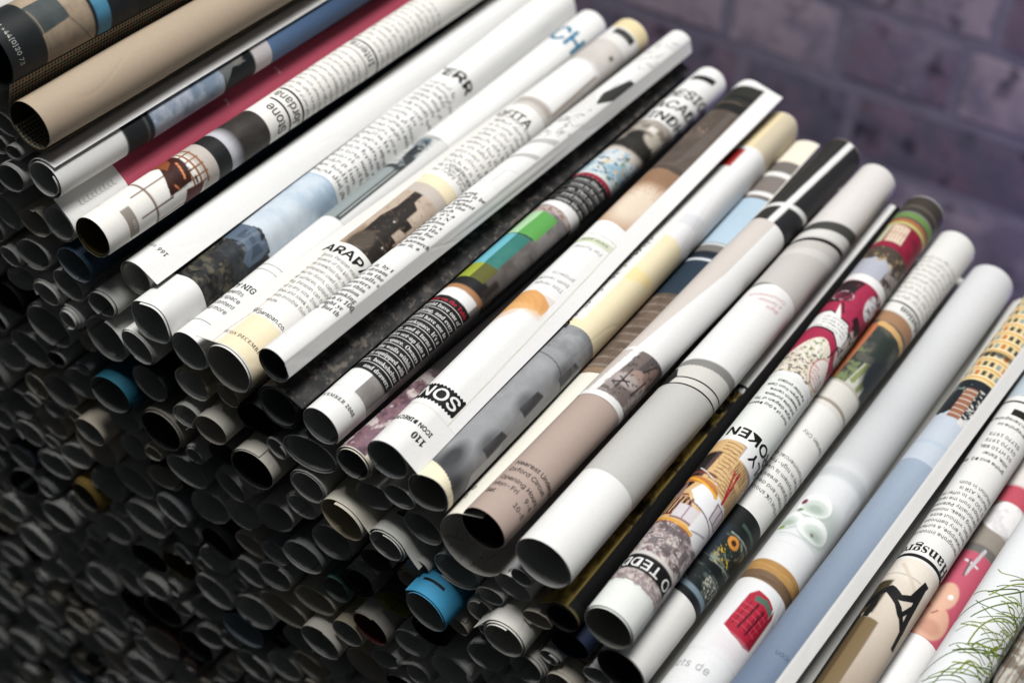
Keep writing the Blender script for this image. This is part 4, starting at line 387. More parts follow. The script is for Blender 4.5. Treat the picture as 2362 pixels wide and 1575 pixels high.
# ------------------------------------------------------------------ the stack: shadowed roll ends at the front
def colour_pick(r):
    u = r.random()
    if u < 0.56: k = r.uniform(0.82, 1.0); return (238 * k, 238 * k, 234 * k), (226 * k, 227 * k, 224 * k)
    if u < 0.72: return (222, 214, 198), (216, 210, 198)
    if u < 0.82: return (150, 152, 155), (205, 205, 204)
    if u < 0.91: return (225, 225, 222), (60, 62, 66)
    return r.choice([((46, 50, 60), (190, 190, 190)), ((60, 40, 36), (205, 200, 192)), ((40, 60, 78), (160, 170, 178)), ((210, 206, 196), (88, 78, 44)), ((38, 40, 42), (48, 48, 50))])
NEAR = {  # ends one can pick out: extra look, label
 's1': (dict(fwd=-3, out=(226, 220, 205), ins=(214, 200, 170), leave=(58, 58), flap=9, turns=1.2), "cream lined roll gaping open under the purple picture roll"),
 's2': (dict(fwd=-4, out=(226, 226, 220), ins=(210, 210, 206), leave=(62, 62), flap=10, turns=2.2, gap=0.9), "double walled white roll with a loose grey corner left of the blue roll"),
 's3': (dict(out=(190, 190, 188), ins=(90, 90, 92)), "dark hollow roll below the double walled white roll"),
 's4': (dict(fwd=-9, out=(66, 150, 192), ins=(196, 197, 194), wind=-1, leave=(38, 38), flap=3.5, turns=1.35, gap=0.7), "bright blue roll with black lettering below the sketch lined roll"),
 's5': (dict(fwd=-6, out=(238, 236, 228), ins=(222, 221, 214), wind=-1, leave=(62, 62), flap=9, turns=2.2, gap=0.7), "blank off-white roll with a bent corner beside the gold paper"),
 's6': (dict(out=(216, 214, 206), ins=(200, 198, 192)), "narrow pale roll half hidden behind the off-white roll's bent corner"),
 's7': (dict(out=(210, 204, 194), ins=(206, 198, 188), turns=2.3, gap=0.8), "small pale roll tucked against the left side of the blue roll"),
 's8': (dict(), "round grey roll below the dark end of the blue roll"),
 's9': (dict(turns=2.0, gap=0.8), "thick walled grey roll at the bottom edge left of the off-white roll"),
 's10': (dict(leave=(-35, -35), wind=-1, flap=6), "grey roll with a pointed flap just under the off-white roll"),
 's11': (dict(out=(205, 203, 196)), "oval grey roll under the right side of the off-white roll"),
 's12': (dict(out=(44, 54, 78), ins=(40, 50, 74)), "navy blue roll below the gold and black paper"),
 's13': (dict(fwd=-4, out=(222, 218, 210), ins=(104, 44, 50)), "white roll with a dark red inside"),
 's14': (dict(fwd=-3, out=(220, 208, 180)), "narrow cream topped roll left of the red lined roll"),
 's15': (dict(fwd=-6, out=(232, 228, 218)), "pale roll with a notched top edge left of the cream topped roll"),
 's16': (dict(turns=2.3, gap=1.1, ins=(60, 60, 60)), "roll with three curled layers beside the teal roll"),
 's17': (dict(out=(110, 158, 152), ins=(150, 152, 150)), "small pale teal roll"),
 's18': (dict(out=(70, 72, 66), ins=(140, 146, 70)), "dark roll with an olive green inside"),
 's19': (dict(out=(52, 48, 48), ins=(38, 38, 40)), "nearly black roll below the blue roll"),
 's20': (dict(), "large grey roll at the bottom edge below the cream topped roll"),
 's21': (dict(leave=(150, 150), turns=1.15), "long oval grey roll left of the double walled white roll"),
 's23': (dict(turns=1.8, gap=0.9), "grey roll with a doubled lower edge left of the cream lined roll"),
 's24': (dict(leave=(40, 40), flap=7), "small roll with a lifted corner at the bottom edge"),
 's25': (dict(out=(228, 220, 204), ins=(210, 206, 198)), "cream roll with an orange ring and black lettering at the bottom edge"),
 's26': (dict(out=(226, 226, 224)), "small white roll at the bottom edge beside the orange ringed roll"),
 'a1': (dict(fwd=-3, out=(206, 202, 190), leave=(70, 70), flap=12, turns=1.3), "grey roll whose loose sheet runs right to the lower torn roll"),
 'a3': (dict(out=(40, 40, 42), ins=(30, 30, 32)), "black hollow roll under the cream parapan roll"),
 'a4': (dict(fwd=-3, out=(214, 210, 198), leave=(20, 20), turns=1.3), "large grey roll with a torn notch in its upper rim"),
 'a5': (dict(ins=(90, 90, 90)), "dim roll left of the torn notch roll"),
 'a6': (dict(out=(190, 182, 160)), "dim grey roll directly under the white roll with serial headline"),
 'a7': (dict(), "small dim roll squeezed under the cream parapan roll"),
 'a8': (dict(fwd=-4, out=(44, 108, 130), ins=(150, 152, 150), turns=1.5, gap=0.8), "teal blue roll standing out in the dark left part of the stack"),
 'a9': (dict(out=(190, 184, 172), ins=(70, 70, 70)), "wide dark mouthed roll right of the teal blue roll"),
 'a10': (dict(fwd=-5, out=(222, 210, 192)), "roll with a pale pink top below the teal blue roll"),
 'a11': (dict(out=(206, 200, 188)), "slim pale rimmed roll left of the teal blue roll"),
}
HIDE_GROUP = "roll ends in the shadowed front of the stack"
def end_roll(x, z, r, seed, extra=None, near=False):
    q = random.Random(seed); o, i = colour_pick(q); e = dict(extra or {}); fl = e.pop('flap', 0)
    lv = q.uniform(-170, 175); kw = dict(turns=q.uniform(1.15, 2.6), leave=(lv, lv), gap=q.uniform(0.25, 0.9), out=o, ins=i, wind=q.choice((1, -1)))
    kw.update(e); kw.pop('fwd', 0); ln = kw['leave'][0]; y0 = q.uniform(-1.2, 1.8) if not near else q.uniform(-1.5, 2.0)
    y0 += e.pop('fwd', 0); kw.pop('fwd', 0)
    if not e and x < -290 and q.random() < 0.16: fl = q.uniform(1.5, 4)
    sc = q.uniform(0.74, 0.98) * (1.0 if near else 0.86); sq = (q.uniform(1.0, 1.08), sc, q.gauss(0, 16))
    tx, tz = q.gauss(0, 1.6), q.gauss(0, 1.2)
    R_ = r - 0.1
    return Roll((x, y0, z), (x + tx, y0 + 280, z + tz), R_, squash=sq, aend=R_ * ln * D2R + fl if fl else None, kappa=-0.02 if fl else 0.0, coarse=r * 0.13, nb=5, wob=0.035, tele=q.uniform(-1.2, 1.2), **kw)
def look_label(R_, x, z, r):
    o = R_.out; m = sum(o) / 3; t = "cream" if o[0] - o[2] > 14 and m > 190 else "pale" if m > 215 else "grey" if m > 130 else "bluish dark" if o[2] > o[0] + 8 else "brown dark" if o[0] > o[2] + 8 else "black"
    sz = "narrow" if r < 7 else "wide" if r > 9.8 else "medium"; mouth = "dark mouthed" if sum(R_.ins) < 330 else "hollow"
    zone = "near the bottom edge under the blue roll" if x > -260 else "right of the bottom left corner" if x > -340 and z < -500 else "in the dark middle below the teal blue roll" if x > -360 else "in the blurred bottom left corner" if z < -560 else "by the left edge of the picture"
    return f"{sz} {t} {mouth} roll end {zone}"
for k, (x, z, r) in S_TAB.items():
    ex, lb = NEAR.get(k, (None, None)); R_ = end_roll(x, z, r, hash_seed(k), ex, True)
    if lb: tag(R_.ob, lb, "paper roll", HIDE_GROUP)
    else: tag(R_.ob, look_label(R_, x, z, r).split(" roll end ")[0] + " roll end close under the lit printed rolls", "paper roll", HIDE_GROUP)
    SR[k] = R_
for i, (x, z, r) in enumerate(IN_TAB):
    ex = None; lb = "dim grey roll end deep in the blurred front of the stack"
    if i == YEL: ex = dict(fwd=-2, out=(176, 146, 78), ins=(120, 118, 110), leave=(150, 150)); lb = "roll with a mustard yellow outside deep in the blurred stack"
    R_ = end_roll(x, z, r, 1000 + i, ex)
    if i != YEL: lb = look_label(R_, x, z, r)
    tag(R_.ob, lb, "paper roll", HIDE_GROUP)
# the rest of the stack, out of the picture down to the ground and to the right
V = []; F = []; o = 0
for x, z, r in OUT_TAB:
    n = 18; th = np.linspace(0, 2 * math.pi, n, endpoint=False); y0 = rng.uniform(-4, 5)
    for rr in (r, r - 0.4):
        for y in (y0, y0 + 280): V += [(x + rr * math.sin(t), y, z + rr * math.cos(t) + ZUP) for t in th]
    i = np.arange(n); j = (i + 1) % n
    F += np.stack([o + i, o + n + i, o + n + j, o + j], -1).tolist() + np.stack([o + 2 * n + i, o + 2 * n + j, o + 3 * n + j, o + 3 * n + i], -1).tolist() + np.stack([o + i, o + j, o + 2 * n + j, o + 2 * n + i], -1).tolist()
    o += 4 * n
me = mesh_np("paper_roll_mass", V, np.array(F), M_PAPER, np.tile(lin((226, 225, 220)), (len(V), 1)))
tag(link(bpy.data.objects.new("paper_roll_mass", me)), "mass of further paper rolls carrying the stack beyond the picture", "paper rolls", None, "stuff")
# ------------------------------------------------------------------ the printed rolls on top
TR = {}
CAMP = np.array([0, -295.0, 0])
def top(k, label, flap=None, **kw):
    x0, y0, z0, x1, y1, z1, r = T_TAB[k]; P0 = np.array([x0, y0, z0]); P1 = np.array([x1, y1, z1]); d = (P1 - P0) / np.linalg.norm(P1 - P0); v = CAMP - P0; v = v - d * (v @ d)
    pc = math.degrees(math.atan2(v[0], v[2])); kw.setdefault('fine', (pc - 98, pc + 98)); kw.setdefault('squash', (1.0, 0.97, rng.uniform(-60, 60)))
    kw.setdefault('tele', rng.uniform(-1.0, 1.0)); kw.setdefault('turns', rng.uniform(1.4, 2.2)); kw.setdefault('wob', 0.023); kw.setdefault('wave', 0.05); kw.setdefault('sag', rng.uniform(-0.3, 0.8)); kw.setdefault('nb', 40)
    if flap is not None: kw['aend'] = r * kw['leave'][0] * D2R + flap
    R_ = Roll(P0, P1, r, **kw); tag(R_.ob, label, "paper roll", "printed rolls on top of the stack"); TR[k] = R_; return R_
WHITE = (240, 240, 238); INK = (26, 26, 28); CREAM = (246, 232, 198)

# dark roll in the corner
R = top('T1', "dark roll with beige panels, blue stripe and phone number in the upper left corner", out=(34, 38, 40), ins=(60, 60, 60))
def f(c):
    c.fill((34, 38, 40)); c.rect(-40, 150, 16, 38.5, (172, 154, 132)); c.poly([(10, 16), (10, 29), (60, 29.5), (66, 16)], (74, 82, 82)); c.line(60, 29, 118, 37, 0.5, (120, 106, 92)); c.line(20, 16.5, 120, 17.5, 0.5, (150, 132, 112))
    c.rect(-40, 150, 38.5, 40, (30, 40, 46)); c.rect(-40, 150, 40, 46.5, (88, 150, 182)); c.rect(-40, 150, 46.5, 47.3, (24, 36, 44)); c.noise(5, 5, (20, 22, 24), 0.55, 0.5, 0.25, 3)
R.pic(-40, 150, 0.3, 60, f)
R.text("t +44[0]20 73", 18, 3.8, 2.8, (196, 196, 190), spacing=1.05)

# kraft roll lying in an open patterned sheet
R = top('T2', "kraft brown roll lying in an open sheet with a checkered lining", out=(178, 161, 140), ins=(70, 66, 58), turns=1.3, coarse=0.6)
def check(c):
    c.fill((214, 200, 172)); u = np.floor((c.a + c.b) / 1.5).astype(int); v = np.floor((c.a - c.b) / 1.5).astype(int); ck = (u + v) % 2 == 0
    c.put(ck, (44, 46, 40)); c.put(ck & (u % 4 == 0), (46, 92, 52)); c.put(ck & (u % 4 == 2) & (v % 3 == 0), (150, 64, 60))
R.pic(-238, -110, 0.3, 60, check, 0.5, inside=True)
x0, y0, z0 = T_TAB['T2'][:3]
Q = Roll((x0 - 0.3, 1.0, z0 - 0.3), (x0 - 0.3, 281, z0 - 0.3), 10.6, leave=(285, 285), turns=125 / 360, aend=10.6 * 285 * D2R + 11.5, fine=(120, 350), sag=0, out=(206, 198, 180), ins=(206, 198, 180), gap=0.0, name="patterned_sheet")
Q.pic(161, 344, 0.3, 150, check, 0.5, inside=True)
Q.finish(); Q.ob.parent = R.ob; Q.ob.location = Q.ob.location - R.ob.location

# white roll with cloud picture, its loose edge lifted
R = top('T3', "white roll with a dark and cloudy blue picture beside the red sheet", leave=(16, 16), flap=3.4, turns=1.9, fine=(-330, -210), gap=1.1)
def f(c):
    c.fill((226, 226, 228)); P = -360
    c.rect(P + 20, P + 150, 32.5, 46, (34, 38, 40)); c.rect(P + 20, P + 150, 43, 44, (90, 92, 92), 0.6)
    m_ = (c.b > 46) & (c.b < 85); t = np.clip((c.b - 46) / 40, 0, 1); c.put(m_, (98, 122, 146)); c.put(m_ * t, (150, 168, 188)); c.noise(9, 7, (206, 212, 226), 0.55, 0.4, 0.8, 5, (P + 20, P + 150, 47, 85))
    c.rect(P + 20, P + 150, 85, 103, (26, 30, 32)); c.poly([(P + 25, 84), (P + 35, 92), (P + 62, 99), (P + 58, 91), (P + 95, 86)], (120, 124, 124)); c.ell(P + 40, 95, 3, 3, (140, 136, 130), 1.5)
    c.rect(P + 20, P + 150, 103, 112.5, (216, 210, 212)); m_ = c.b > 112.5; t = np.clip((c.b - 112) / 90, 0, 1); c.put(m_, (96, 124, 160)); c.put(m_ * t, (52, 70, 104))
R.pic(-338, -215, 32, 279.5, f, 0.6)

# red sheet
R = top('T4', "red and white sheet wedged between two picture rolls at upper left", wind=-1, leave=(-42, 2), flap=8.0, turns=1.5, gap=0.7)
R.pic(-30, 135, 28.6, 279, lambda c: c.fill((176, 76, 96)), 4)
for i, b in enumerate(np.linspace(8, 24, 9)): R.stroke([(20 + 3 * (i % 2), b), (36, b - 0.4)], 0.45, (196, 192, 188)); R.stroke([(36, b - 0.4), (38, b + 1.0)], 0.4, (206, 202, 198))
for b in (88, 118): R.greek(2, 26, b, b + 1, 3, 2.2, (232, 190, 196), int(b))

# kitchen roll with fine grid and headlines
R = top('T5', "white roll with a grid drawing, red brown box and upside-down headlines", out=(242, 240, 234), ins=(96, 88, 46), turns=2.4, gap=0.7)
def f(c):
    c.fill((240, 238, 232)); c.rect(30, 108, 10.3, 14.8, (148, 140, 130))
    c.rect(-60, 140, 24, 25.0, (112, 88, 76)); c.line(17, 18, 17, 36, 0.7, (120, 96, 84)); c.line(75, 17, 74, 33, 0.7, (112, 90, 80)); c.line(112, 24, 112, 40, 0.7, (120, 96, 84))
    c.rect(-60, 140, 49, 58, (196, 188, 180), 1.5)
    for b in (44, 47.5, 51): c.rect(-60, 95, b, b + 0.8, (150, 100, 66))
    for p in (-30, -5, 20, 42, 64, 84): c.line(p, 43, p, 52, 0.7, (140, 100, 70))
    c.poly([(-45, 35), (-45, 47), (18, 46), (66, 43.5), (70, 32), (44, 33), (15, 35), (-10, 37)], (66, 34, 28)); c.poly([(-45, 37), (-45, 45), (-5, 42), (10, 38), (-15, 37)], (150, 86, 50), 0.8); c.line(5, 43.5, 50, 41.5, 0.9, (222, 142, 96)); c.line(52, 36, 66, 37, 0.7, (212, 130, 84)); c.line(62, 46, 78, 46, 0.9, (40, 36, 32)); c.noise(3, 3, (40, 22, 20), 0.55, 0.3, 0.6, 2, (10, 70, 33, 46)); c.poly([(78, 40), (86, 49), (125, 47), (125, 38)], (92, 40, 30))
    c.rect(-60, 140, 57.5, 65, (34, 36, 36)); t = np.clip((c.b - 65) / 7, 0, 1); c.put((c.b > 65) & (c.b < 87), (196, 196, 204)); c.put((c.b > 65) * (c.b < 87) * np.clip((c.b - 67) / 5, 0, 1), (52, 48, 46)); c.rect(-60, 140, 74, 87, (54, 50, 47), 1.0)
    c.noise(4, 9, (84, 78, 74), 0.6, 0.4, 0.4, 9, (-60, 140, 72, 87))
R.pic(-60, 135, 9, 87.3, f)
R.text("icon", 90, 13.8, 2.4, (226, 222, 214), rot=True)
R.text("Stone", 104, 96.2, 7.0, (52, 52, 50), rot=True, bold=0.004, sx=0.95); R.rule(-8, 125, 98.6, 0.9); R.text("Jordana", 112, 105.0, 6.6, (52, 52, 50), rot=True, bold=0.004, sx=0.95); R.rule(-22, 125, 106.8, 1.0)
R.greek(-45, 120, 109.5, 146, 3.7, 1.6, (120, 118, 112), 4, rot=True); R.rule(-50, 125, 147.5, 0.5, (150, 142, 126)); R.text("Interra", 84, 153.3, 6.0, (70, 70, 68), rot=True, bold=0.003); R.rule(-50, 125, 154.6, 0.9, (64, 66, 60)); R.greek(-45, 120, 158, 202, 3.7, 1.6, (136, 132, 126), 5, rot=True)

# blank page with its edge lifted
R = top('T6', "blank white page roll with a lifted edge and page number 166", leave=(30, 84), flap=8.0, turns=2.2, gap=0.8, ins=(206, 206, 200))
R.text("166", 46, 12.4, 2.9, (60, 60, 60), rot=True, bold=0.012, shear=0.15); R.text("icon", 2, 12.6, 2.6, (150, 150, 148), rot=True, sx=0.9)

# rock and sky
R = top('T7', "square mouthed white roll with black rock and pale sky picture and TERR headline", sq4=0.05, turns=1.4)
def f(c):
    c.fill((40, 42, 44)); c.noise(5, 4, (20, 22, 24), 0.5, 0.3, 0.9, 1); c.noise(4, 3.4, (108, 102, 84), 0.66, 0.16, 0.75, 4); c.noise(1.4, 1.4, (76, 74, 66), 0.6, 0.2, 0.6, 6); c.put((c.b > 36) & (c.p > -10), (48, 54, 62), 0.6)
    c.poly([(-60, 44), (-60, 56), (10, 56), (48, 53), (62, 56.5), (78, 54.5), (86, 50), (84, 43), (60, 41), (38, 46)], (92, 108, 126)); c.poly([(0, 47), (0, 53), (40, 51), (70, 52), (72, 45), (36, 49)], (70, 84, 100)); c.noise(1.2, 6, (128, 142, 158), 0.6, 0.2, 0.5, 7, (10, 70, 44, 55))
    m_ = (c.b > 55.5) | ((c.b > 50) & (c.p > 88)); t = np.clip((c.b - 55) / 40, 0, 1); c.put(m_ & (c.b > 55.0 + 1.2 * np.sin(c.p * 0.06)), (206, 216, 226)); c.put((c.b > 57) * t, (168, 190, 210)); c.noise(10, 8, (222, 230, 236), 0.55, 0.4, 0.6, 12, (-60, 140, 57, 96))
R.pic(-60, 132, 18.6, 96.6, f)
R.greek(-26, 128, 99, 182, 4.0, 2.4, (66, 66, 66), 7, 0.5); R.text("TERR", -64, 187.2, 8.8, (32, 32, 34), bold=0.03, sx=1.36)

# serial headline with grey picture
R = top('T8', "white roll with a partly hidden headline, grey picture and blue capitals far back", turns=1.5)
R.rule(-60, 60, 9.2, 0.25, (120, 118, 114)); R.text("IDENTITY NIGHT", -122, 31.0, 4.1, (54, 54, 54), bold=0.02)
R.text("ties. Benefits\nidentity space\nmixed content\ntool and more", -88, 27.2, 3.3, (70, 70, 70), gap=1.1)
for b in (44.2, 47.6): R.rule(-60, 90, b, 0.25, (150, 146, 140))
def f(c):
    c.fill((206, 208, 206)); c.rect(-60, 4, 84, 126, (150, 160, 160)); c.rect(4, 22, 84, 128, (74, 82, 82)); c.line(12, 86, 12, 126, 0.35, (190, 194, 192)); c.rect(-60, 30, 124, 127, (60, 66, 66)); c.ell(-10, 146, 3.4, 5, (120, 136, 146), 1.0); c.ell(-2, 139, 2.6, 9, (44, 52, 56), 0.8); c.ell(8, 130, 2.5, 7, (60, 66, 68), 0.8); c.noise(2, 2, (150, 156, 158), 0.68, 0.1, 0.8, 3, (-40, 30, 126, 148)); c.line(-14, 150, 22, 152, 2.0, (170, 172, 170))
    c.rect(22, 130, 84, 152, (222, 222, 220))
R.pic(-60, 60, 83.8, 152.5, f)
R.text("CH", -38, 248.2, 19.0, (36, 122, 158), bold=0.018, sx=0.76)

# cream parapan page
R = top('T9', "cream edged roll with the ARAP headline and a loose page edge on its left", wind=-1, leave=(12, 56), flap=12.8, turns=1.4, taper=0.12, ins=(222, 220, 212), out=(242, 241, 236))
def f(c):
    c.fill((242, 241, 236)); c.rect(-28, 140, 0, 19, CREAM, 0.8); c.rect(-30, 140, 62.5, 63.2, (242, 241, 236))
    c.line(-31, 20, -31, 58, 0.32, (190, 158, 120)); c.line(-31, 20, -38, 10, 0.32, (190, 158, 120)); c.line(-38, 10, -38, 0, 0.32, (190, 158, 120)); c.line(-31, 58, -38, 62, 0.32, (190, 158, 120)); c.line(-38, 62, -38, 128, 0.3, (206, 184, 152))
R.pic(-60, 132, 0.3, 64.5, f, 0.6)
def f(c):
    c.fill((196, 178, 160)); c.rect(-32, 140, 70, 84, (150, 128, 104), 4); c.poly([(-14, 74), (-20, 92), (-8, 100), (-8, 112), (14, 113), (16, 106), (34, 104), (34, 97), (56, 97), (56, 92), (40, 91), (40, 86), (70, 86), (74, 80), (96, 82), (96, 76), (130, 76), (130, 70), (20, 70)], (44, 40, 37))
    c.ell(2, 75, 5, 7, (84, 76, 66), 1.5); c.rect(34, 52, 99, 106, (206, 188, 172)); c.noise(1.3, 1.3, (120, 100, 86), 0.72, 0.1, 0.5, 8); c.ell(20, 92, 0.4, 0.4, (230, 226, 220)); c.ell(48, 79, 0.4, 0.4, (230, 226, 220)); c.line(60, 84, 74, 110, 0.8, (170, 140, 116)); c.rect(-40, 140, 112, 119, (202, 192, 182), 1.0); c.rect(-40, 140, 118.8, 125.5, CREAM)
R.pic(-38, 132, 70.5, 125.4, f)
R.text(serif("ICON DECEMBER 2008"), -40, 6.0, 2.3, (70, 62, 50), spacing=1.1)
R.text("gloss. Parapan was\ne piece of this kitchen\nnd breakfast bar, too\ne Parapan used by so\nied for doors, cabin\nal surfaces, splash\ning. Parapan can be\nut to any size. Inter\nlines and sleek work\n with invisible fixing\nandle.\n\npan", -36, 60.0, 2.75, (96, 96, 96), gap=1.17, sx=0.86)
R.text("w.parapan.co.uk", -34, 20.0, 2.9, (50, 50, 50), bold=0.012); R.text("ARAPAN", -54, 63.4, 6.8, (28, 28, 30), bold=0.028, sx=1.34)
R.greek(-32, 110, 129, 178, 4.0, 2.3, (118, 116, 112), 9, 0.4); R.text("info@forum.it\nwww.forum.it", -6, 134, 2.9, (70, 70, 66)); R.text("OFITA", -54, 178.6, 7.4, (36, 36, 38), bold=0.016, sx=1.04)
def f(c):
    c.fill((214, 209, 204)); c.noise(14, 12, (200, 194, 188), 0.5, 0.5, 0.8, 2); c.rect(-52, 62, 197, 236, (248, 247, 245), 4); c.line(66, 197, 62, 234, 1.2, (160, 146, 134)); c.rect(-60, 68, 193, 197, (180, 172, 166), 2); c.ell(50, 249, 1.3, 1.6, (96, 92, 76), 0.8); c.rect(-60, 140, 258, 263, (234, 232, 228), 1); c.rect(-60, 140, 263, 271, (240, 240, 238)); c.rect(-14, 56, 264.6, 269.6, (36, 36, 36)); c.rect(-60, 140, 271, 281, (240, 222, 176), 0.6)
R.pic(-52, 132, 190, 279.6, f, 0.6); R.text("icon guide", -8, 266.2, 2.4, (150, 150, 146))

# text page with grey side
R = top('T10', "thin roll of book text with a creased grey flap hanging down its right side", leave=(50, 50), kink=24, flap=6.2, turns=2.2, gap=0.6, skew=0.0006, ins=(96, 98, 100))
R.text(serif("wishing\nshould it be\nng equal\nthe highest\ning at the\nof Tech\nsay, it's a\nLang's N\nambition\nThere is s\nlinked Ho\nletting for\nthe socia\nthe hierarch\nng for it, a"), -56, 116.5, 3.0, (52, 52, 52), gap=1.0)
R.text(serif("mes it, by t\nand dream\nfaces in the\nas he calls s\ncharacters\nit was thin\nthe notion\nas thinking\nwhich is 100,\n00 light ye\nrun. But th"), -60, 58.5, 3.05, (48, 48, 48), gap=1.0)
def f(c):
    c.fill((238, 238, 236)); c.rect(-60, 46, 150, 153, (188, 188, 186)); c.rect(-60, 46, 163, 167, (190, 190, 188)); c.line(8, 128, 8, 138, 0.35, (200, 200, 200)); c.line(8, 138, 40, 138, 0.35, (200, 200, 200))
    for q in range(26): a, b = rng.uniform(-40, 46), rng.uniform(168, 274); c.line(a, b, a + rng.uniform(-30, 30), b + rng.uniform(-7, 7), 0.4, (150, 150, 150), 0.8)
    c.noise(1.6, 1.6, (170, 170, 168), 0.62, 0.1, 0.9, 4, (-40, 30, 170, 196)); c.noise(1.6, 1.6, (180, 180, 178), 0.66, 0.1, 0.8, 5, (-20, 46, 240, 266)); c.poly([(4, 212), (30, 226), (52, 224), (52, 207), (20, 200)], (58, 60, 58)); c.poly([(-50, 196), (-20, 214), (0, 208), (30, 199), (10, 190)], (226, 226, 224))
R.pic(-55, 50, 127, 279, f, 0.6)

# black rock page under it
R = top('T11', "black rough textured sheet low between the book text roll and black band roll", leave=(23, 23), flap=8.0, turns=1.9, gap=0.9, out=(46, 46, 47), ins=(116, 118, 120))
def f(c):
    c.fill((40, 40, 41)); c.noise(4, 6, (66, 64, 62), 0.52, 0.25, 0.9, 2); c.noise(2.0, 3.0, (24, 24, 25), 0.5, 0.2, 0.7, 3); c.noise(2.2, 2.6, (112, 104, 96), 0.7, 0.1, 0.7, 8)
R.pic(-52, 71, 0.3, 279, f, 0.7)

# black text block roll
R = top('T12', "roll with white text on black bands, green and teal blocks and a red heading", turns=1.9, gap=0.55, skew=0.0002)
def f(c):
    c.fill((240, 240, 238)); c.rect(24, 150, 15, 84, (150, 146, 143)); c.noise(3, 5, (128, 124, 121), 0.5, 0.4, 0.7, 3, (24, 150, 15, 84)); c.rect(86, 150, 15, 27, (176, 174, 172)); c.line(86, 17, 88, 84, 0.4, (96, 92, 90)); c.rect(-60, 88, 25.5, 76.2, (30, 29, 30)); c.rect(-60, 70, 76.2, 81.8, (242, 241, 240)); c.rect(88, 150, 28, 84, (120, 117, 116), 1.0)
    c.rect(-60, 92, 81.8, 86, (176, 130, 92), 1.0)
R.pic(-60, 128, 14.6, 84.0, f, 0.4)
def f(c):
    t = np.clip((c.b - 84) / 58, 0, 1); c.fill((82, 74, 68)); c.put(t, (150, 146, 144)); c.put(np.clip((c.p - 60) / 50, 0, 1) * np.clip(t * 1.4, 0, 1), (186, 182, 180), 0.6); c.noise(5, 7, (64, 58, 54), 0.55, 0.4, 0.5, 1)
    c.rect(-60, 62, 83.5, 91, (34, 34, 36), 1.0); c.rect(52, 74, 86, 96, (52, 46, 42), 1.4); c.rect(-60, 84, 81, 84.6, (170, 124, 88), 0.8)
    c.poly([(-60, 90), (-60, 101), (-6, 101), (-6, 90)], (158, 170, 62)); c.poly([(-6, 90), (-6, 101), (38, 100), (36, 90)], (96, 98, 46))
    c.poly([(-60, 100.5), (-60, 124), (-10, 124), (-8, 100.5)], (112, 186, 202)); c.poly([(-8, 100.5), (-10, 124), (33, 123), (32, 100)], (62, 128, 118)); c.noise(4, 7, (46, 112, 104), 0.5, 0.4, 0.5, 5, (-8, 33, 100, 124)); c.line(-60, 124, 34, 123.5, 0.8, (40, 60, 56))
    c.poly([(-60, 124), (-60, 142), (-8, 142), (-12, 124)], (178, 216, 172)); c.poly([(-12, 124), (-8, 142), (44, 140), (44, 124)], (96, 166, 84))
    c.rect(-60, 150, 142.5, 147, (190, 176, 170)); c.noise(1.2, 1.0, (136, 100, 92), 0.55, 0.15, 0.8, 6, (-60, 150, 142.8, 146.4)); c.poly([(92, 82), (92, 150), (128, 150), (128, 82)], (40, 40, 41)); c.noise(2.6, 4, (96, 94, 92), 0.62, 0.1, 0.8, 17, (92, 128, 84, 140))
R.pic(-60, 128, 84.0, 147.0, f, 0.4)
def f(c):
    c.fill((240, 240, 238)); c.rect(-60, 150, 151, 173, (30, 29, 30)); c.rect(-60, 150, 173, 175.5, (150, 36, 58)); c.rect(-60, 150, 176, 199, (214, 220, 222)); c.noise(5, 4, (150, 186, 206), 0.52, 0.12, 0.9, 2, (-60, 150, 177, 198)); c.noise(2.2, 1.8, (60, 92, 108), 0.66, 0.08, 0.9, 3, (-60, 150, 177, 196)); c.noise(3, 2.5, (116, 160, 112), 0.66, 0.08, 0.9, 5, (40, 150, 177, 196)); c.noise(2.5, 2, (224, 190, 120), 0.72, 0.06, 0.9, 9, (0, 150, 177, 198)); c.rect(-60, 150, 197, 201, (206, 196, 186), 1)
    c.rect(-60, 150, 201, 226, (176, 168, 158), 1.0); c.ell(28, 205, 12, 5.5, (52, 50, 46), 2.0); c.ell(4, 212, 5, 4, (44, 42, 40), 2); c.ell(56, 214, 5, 5, (196, 188, 174), 1.5); c.noise(4, 4, (120, 110, 98), 0.55, 0.2, 0.8, 6, (-60, 150, 214, 226)); c.rect(14, 40, 217, 221, (232, 226, 216), 1); c.line(72, 203, 70, 210, 0.7, (40, 40, 38)); c.line(-20, 205, 20, 200, 0.8, (36, 36, 36))
    c.rect(-60, 150, 226.2, 280, (241, 241, 239)); c.rect(-26, 46, 267, 271.4, (32, 32, 34))
R.pic(-60, 128, 147.0, 279.7, f, 0.5)
BL = ["House on the Table", "should have one of", "making, and every", "should have one to", "a workspace. It's a", "table, and it turns a", "office set-up into a", "live space. Owners", "the walls within,", "be equipped with", "doors, bookshelves", "and drawers."]
for i, t in enumerate(BL):
    b = 72.8 - i * 4.18; R.text(serif(t), 80, b, 2.85, (196, 44, 64) if i == 0 else (232, 232, 230), align='RIGHT', sx=1.0)
    if i: R.rule(-60, 86, b + 3.0, 0.32, (214, 214, 212))
for i, t in enumerate(["rooms filled, post", "seven to be made", "up. They can be", "used into rooms", "rooms like more"]):
    R.text(serif(t), 96, 169.0 - i * 4.2, 3.0, (206, 206, 204), align='RIGHT', sx=0.9); R.rule(-60, 110, 167.9 - i * 4.2, 0.35, (150, 148, 148))
R.text(serif("ICON DECEMBER 2008"), 70, 8.0, 2.3, (60, 60, 60), align='RIGHT', spacing=1.12)
